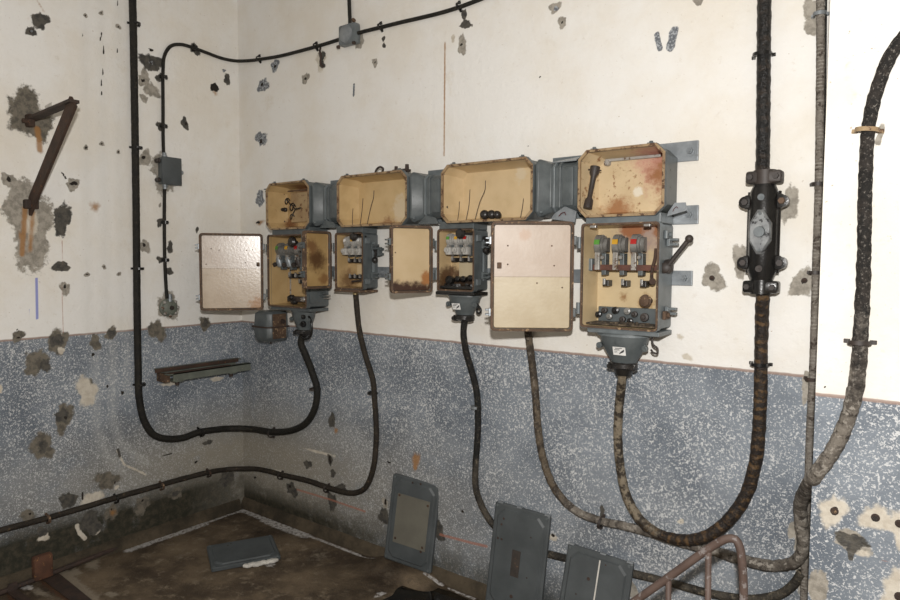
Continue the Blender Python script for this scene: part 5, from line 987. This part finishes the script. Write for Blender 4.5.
# ------------------------------------------------------------------ lids taken off the chambers, on the floor
def lid(M, w, h, label, parts):
    """pan lid in its own frame: x along the width, z along the height, y = -1 is the outer face"""
    t = bpy.data.objects.new('chamber_lid', None); COL.objects.link(t); t.matrix_world = M
    tag(t, label, 'lid', 'sheet lids taken off the chambers')
    def mk(b, name, mat, par=None, **k):
        o = b.build(name, mat, None, origin=Vector((0,0,0)), **k); o.location = (0,0,0); o.parent = par or t; return o
    def oc(i, c, y): return octa(i, w-i, i, h-i, c, y)
    b = B(); b.loft([oc(.004,.004,.014), oc(0,.006,.010), oc(0,.006,-.004), oc(.006,.006,-.008), oc(.020,.030,-.008), oc(.026,.032,-.014)]); mk(b, 'pan', 'lid_paint', smooth=.35)
    for cx, cz in ((.014,.014),(w-.014,.014),(.014,h-.014),(w-.014,h-.014)):
        b = B(); b.cyl((cx,-.006,cz),(cx,-.011,cz),.007,.006,8); mk(b, 'corner_screw', 'grey_paint')
    for fn in parts: fn(mk, w, h)
    return t
def lean(bl, br, tl, base_y, top_y, w, h):
    bl, br, tl = Vector(bl), Vector(br), Vector(tl); Z = (tl-bl).normalized(); X = br-bl; X = (X-Z*X.dot(Z)).normalized(); Y = Z.cross(X)
    return Matrix(((X.x,Y.x,Z.x,bl.x),(X.y,Y.y,Z.y,bl.y),(X.z,Y.z,Z.z,bl.z),(0,0,0,1)))
def plate_part(x0, x1, z0, z1, mat, name, lb=None, screws=()):
    def fn(mk, w, h):
        b = B(); b.bx(x0*w, x1*w, -.0165, -.013, z0*h, z1*h, .0008); o = mk(b, name, mat)
        if lb: o['label'] = lb
        for u, v in screws:
            b = B(); b.cyl((u*w,-.016,v*h),(u*w,-.0185,v*h),.007,.006,10); mk(b, 'rusty_screw', 'rust')
    return fn
def spots(pts):
    def fn(mk, w, h):
        for u, v, r in pts:
            b = B(); b.cyl((u*w,-.0135,v*h),(u*w,-.0150,v*h),r,r*.8,10); mk(b, 'rust_spot', 'dark_rust')
    return fn
def edge_nicks(pts):
    def fn(mk, w, h):
        for u in pts: b = B(); b.bx(u*w-.012, u*w+.012, -.010, .012, h-.003, h+.004, .001); mk(b, 'bare_edge', 'galvanised')
    return fn
lid(lean((1.3064,-0.0750,0.0567), (1.5577,-0.0450,0.0447), (1.3252,-0.0220,0.4969), 0, 0, 0, 0), .285, .440, 'grey leaning lid with a paler rectangular plate held by rusty screws',
    [plate_part(.17,.86,.23,.80,'lid_plate','cover_plate',None,[(.21,.78),(.82,.75),(.22,.28),(.80,.27),(.78,.22)]), spots([(.45,.96,.006),(.62,.97,.006),(.84,.58,.004)]), edge_nicks([.9])])
lid(lean((1.9649,-0.1100,0.0448), (2.2292,-0.0950,0.0666), (1.9773,-0.0450,0.5102), 0, 0, 0, 0), .276, .462, 'grey leaning lid with a narrow dark slot plate in its middle',
    [plate_part(.42,.57,.35,.60,'slot_dark','slot_plate','dark narrow plate'), spots([(.20,.86,.006),(.17,.80,.006),(.20,.66,.006),(.13,.66,.006),(.48,.16,.009),(.72,.38,.004),(.72,.76,.004)]), edge_nicks([.10,.45,.95])])
def seam(mk, w, h):
    b = B(); b.bx(.52*w, .54*w, -.0148, -.0135, .04*h, .93*h); mk(b, 'chalk_line', 'chalk')
lid(lean((2.3340,-0.1400,0.0441), (2.5988,-0.1250,0.0660), (2.3464,-0.0450,0.4091), 0, 0, 0, 0), .285, .372, 'grey leaning lid with a pale vertical chalk line, rightmost of the lids',
    [seam, spots([(.40,.70,.008),(.62,.90,.004),(.45,.30,.010),(.25,.5,.004)]), edge_nicks([.05,.55,.95])])
a0, a1, a2 = Vector((0.6479,-0.6583,0.0120)), Vector((0.8083,-0.3466,0.0120)), Vector((0.4226,-0.5397,0.0320))
X = (a1-a0); wl = X.length; X.normalize(); Z = a2-a0; Z = (Z-X*Z.dot(X)); hl = Z.length; Z.normalize(); Y = Z.cross(X)
a0 = a0+Vector((0,0,.004))
lid(Matrix(((X.x,Y.x,Z.x,a0.x),(X.y,Y.y,Z.y,a0.y),(X.z,Y.z,Z.z,a0.z),(0,0,0,1))), wl, hl, 'dark grey lid lying flat on the floor near the corner', [spots([(.3,.8,.004),(.35,.86,.004)])])
b = B()
for k in range(14): u = .50+.42*k/14+random.uniform(-.02,.02); q = a0+X*u*wl-Z*.012; b.box((q.x,q.y,.008+random.uniform(0,.006)), (.034,.024,.014), Matrix.Rotation(random.uniform(0,3),3,'Z'), .003)
o = b.build('salt_crust', 'chalk', None, smooth=.8); tag(o, 'white crumbly crust along the front edge of the flat lid', 'crust', kind='stuff')

# rusty tube frame at the bottom right
t = thing('tube_frame', (2.95, -.50, 0), 'rusty bent tube frame standing at the bottom right before the wall', 'tube frame')
yf = .50
p0, p1, p2, p3 = Vector((2.7591,-0.5000,0.4316)), Vector((3.0644,-0.5000,0.7491)), Vector((3.1292,-0.5000,0.7741)), Vector((3.1432,-0.5000,0.6750))
q0 = p0-(p1-p0)*.9; q3 = Vector((p3.x+.02, p3.y, .02))
b = B(); b.tube(spline([Vector((q0.x-.05,-yf,.013)), Vector((q0.x+.0,-yf,max(.06,q0.z))), p0, p0.lerp(p1,.5), p1, Vector((3.0982,-0.5000,0.7750)), Vector((3.1193,-0.5000,0.7776)), Vector((3.1310,-0.5000,0.7595)), p3, p3.lerp(q3,.5), q3], .012), .0125, 12); b.build('main_tube', 'frame_rust', t, smooth=3)
for px, py in ((708.5,549),(668.5,577.5)):
    a = Vector((3.0430,-0.5000,0.7262)) if px > 700 else Vector((2.9238,-0.5000,0.6011)); c = Vector((a.x+.012, a.y, .02))
    b = B(); b.tube([a, a.lerp(c,.5), c], .0095, 10); b.build('inner_bar', 'frame_rust', t, smooth=3)
b = B(); b.tube([(q0.x+.02,-yf,.10),(q3.x,-yf,.10)], .0095, 10); b.build('bottom_bar', 'frame_rust', t, smooth=3)

# pipe, block and strips at the foot of the left wall
b = B(); b.tube(spline([(0.0964,-1.5153,0.0200), (0.0720,-1.4073,0.0200), (0.0462,-1.1325,0.0200), (0.0082,-0.7872,0.0200)], .03), .013, 12); tag(b.build('floor_pipe', 'dark_rust', None, smooth=.9), 'dark rusty pipe lying on the floor along the left wall', 'pipe')
y0, y1 = (0.0450,-1.2607,0.0910)[1], (0.0450,-1.1724,0.0839)[1]; zt_ = (0.0450,-1.2210,0.1425)[2]
b = B(); b.bx(.034, .078, y0, y1, .012, zt_-.008, .012); tag(b.build('rusty_block', 'block_rust', None, smooth=.6), 'rusty metal block at the foot of the left wall above the floor pipe', 'metal block')
c0, c1, c2, c3 = Vector((0.0480,-1.2172,0.0040)), Vector((0.0526,-1.1403,0.0040)), Vector((0.4675,-1.1616,0.0040)), Vector((0.3867,-1.2242,0.0040)); n_ = (c2-c1)*.9; 
b = B(); b.plate([c0, c3+(c3-c0)*.5, c2+(c2-c1)*.5, c1], (0,0,1), .004); tag(b.build('steel_strip', 'dark_rust', None), 'flat rusty steel strip on the floor at the lower left', 'steel strip')
b = B(); b.bx((0.0521,-1.3678,0.0000)[0]+.02, (0.0521,-1.3678,0.0000)[0]+.22, (0.0672,-1.3561,0.0000)[1]-.02, (0.0672,-1.3561,0.0000)[1]+.02, .003, .012, .001); b.bx((0.0521,-1.3678,0.0000)[0]+.02, (0.0521,-1.3678,0.0000)[0]+.03, (0.0672,-1.3561,0.0000)[1]-.02, (0.0672,-1.3561,0.0000)[1]+.02, .012, .05, .001); tag(b.build('angle_iron', 'dark_rust', None), 'small rusty angle iron in the lower left corner of the photo', 'angle iron')

# ------------------------------------------------------------------ light and camera
def add_light(name, kind, loc, energy, color, **kw):
    l = bpy.data.lights.new(name, kind); l.energy = energy; l.color = color
    for k, v in kw.items(): setattr(l, k, v)
    o = bpy.data.objects.new(name, l); COL.objects.link(o); o.location = loc; return o
CAMLOC = Vector((3.602, -2.5393, 1.6))
add_light('camera_flash', 'POINT', CAMLOC+Vector((.02,-.02,.26)), 150, (1.0,.975,.945), shadow_soft_size=.035)
w = bpy.data.worlds.new('World'); scene.world = w; w.use_nodes = True
w.node_tree.nodes['Background'].inputs[0].default_value = (.9,.95,1,1); w.node_tree.nodes['Background'].inputs[1].default_value = .0
cd = bpy.data.cameras.new('camera'); cam = bpy.data.objects.new('camera', cd); COL.objects.link(cam)
r, u, bk = [[0.7956715747053296, 0.6057116202844776, 0.004492021626620777], [-0.039587191891813305, 0.04459940221518098, 0.998220290096414], [0.6044332878358553, -0.7944333366459398, 0.05946489873477218]]
cam.matrix_world = Matrix(((r[0],u[0],bk[0],CAMLOC.x),(r[1],u[1],bk[1],CAMLOC.y),(r[2],u[2],bk[2],CAMLOC.z),(0,0,0,1)))
cd.sensor_fit = 'HORIZONTAL'; cd.sensor_width = 36; cd.lens = 36*660.5638/900; cd.shift_y = 0; cd.clip_start = .05
scene.camera = cam
scene.view_settings.view_transform = 'Standard'; scene.view_settings.look = 'None'
scene.view_settings.exposure = .86; scene.view_settings.gamma = 1; scene.view_settings.use_curve_mapping = False
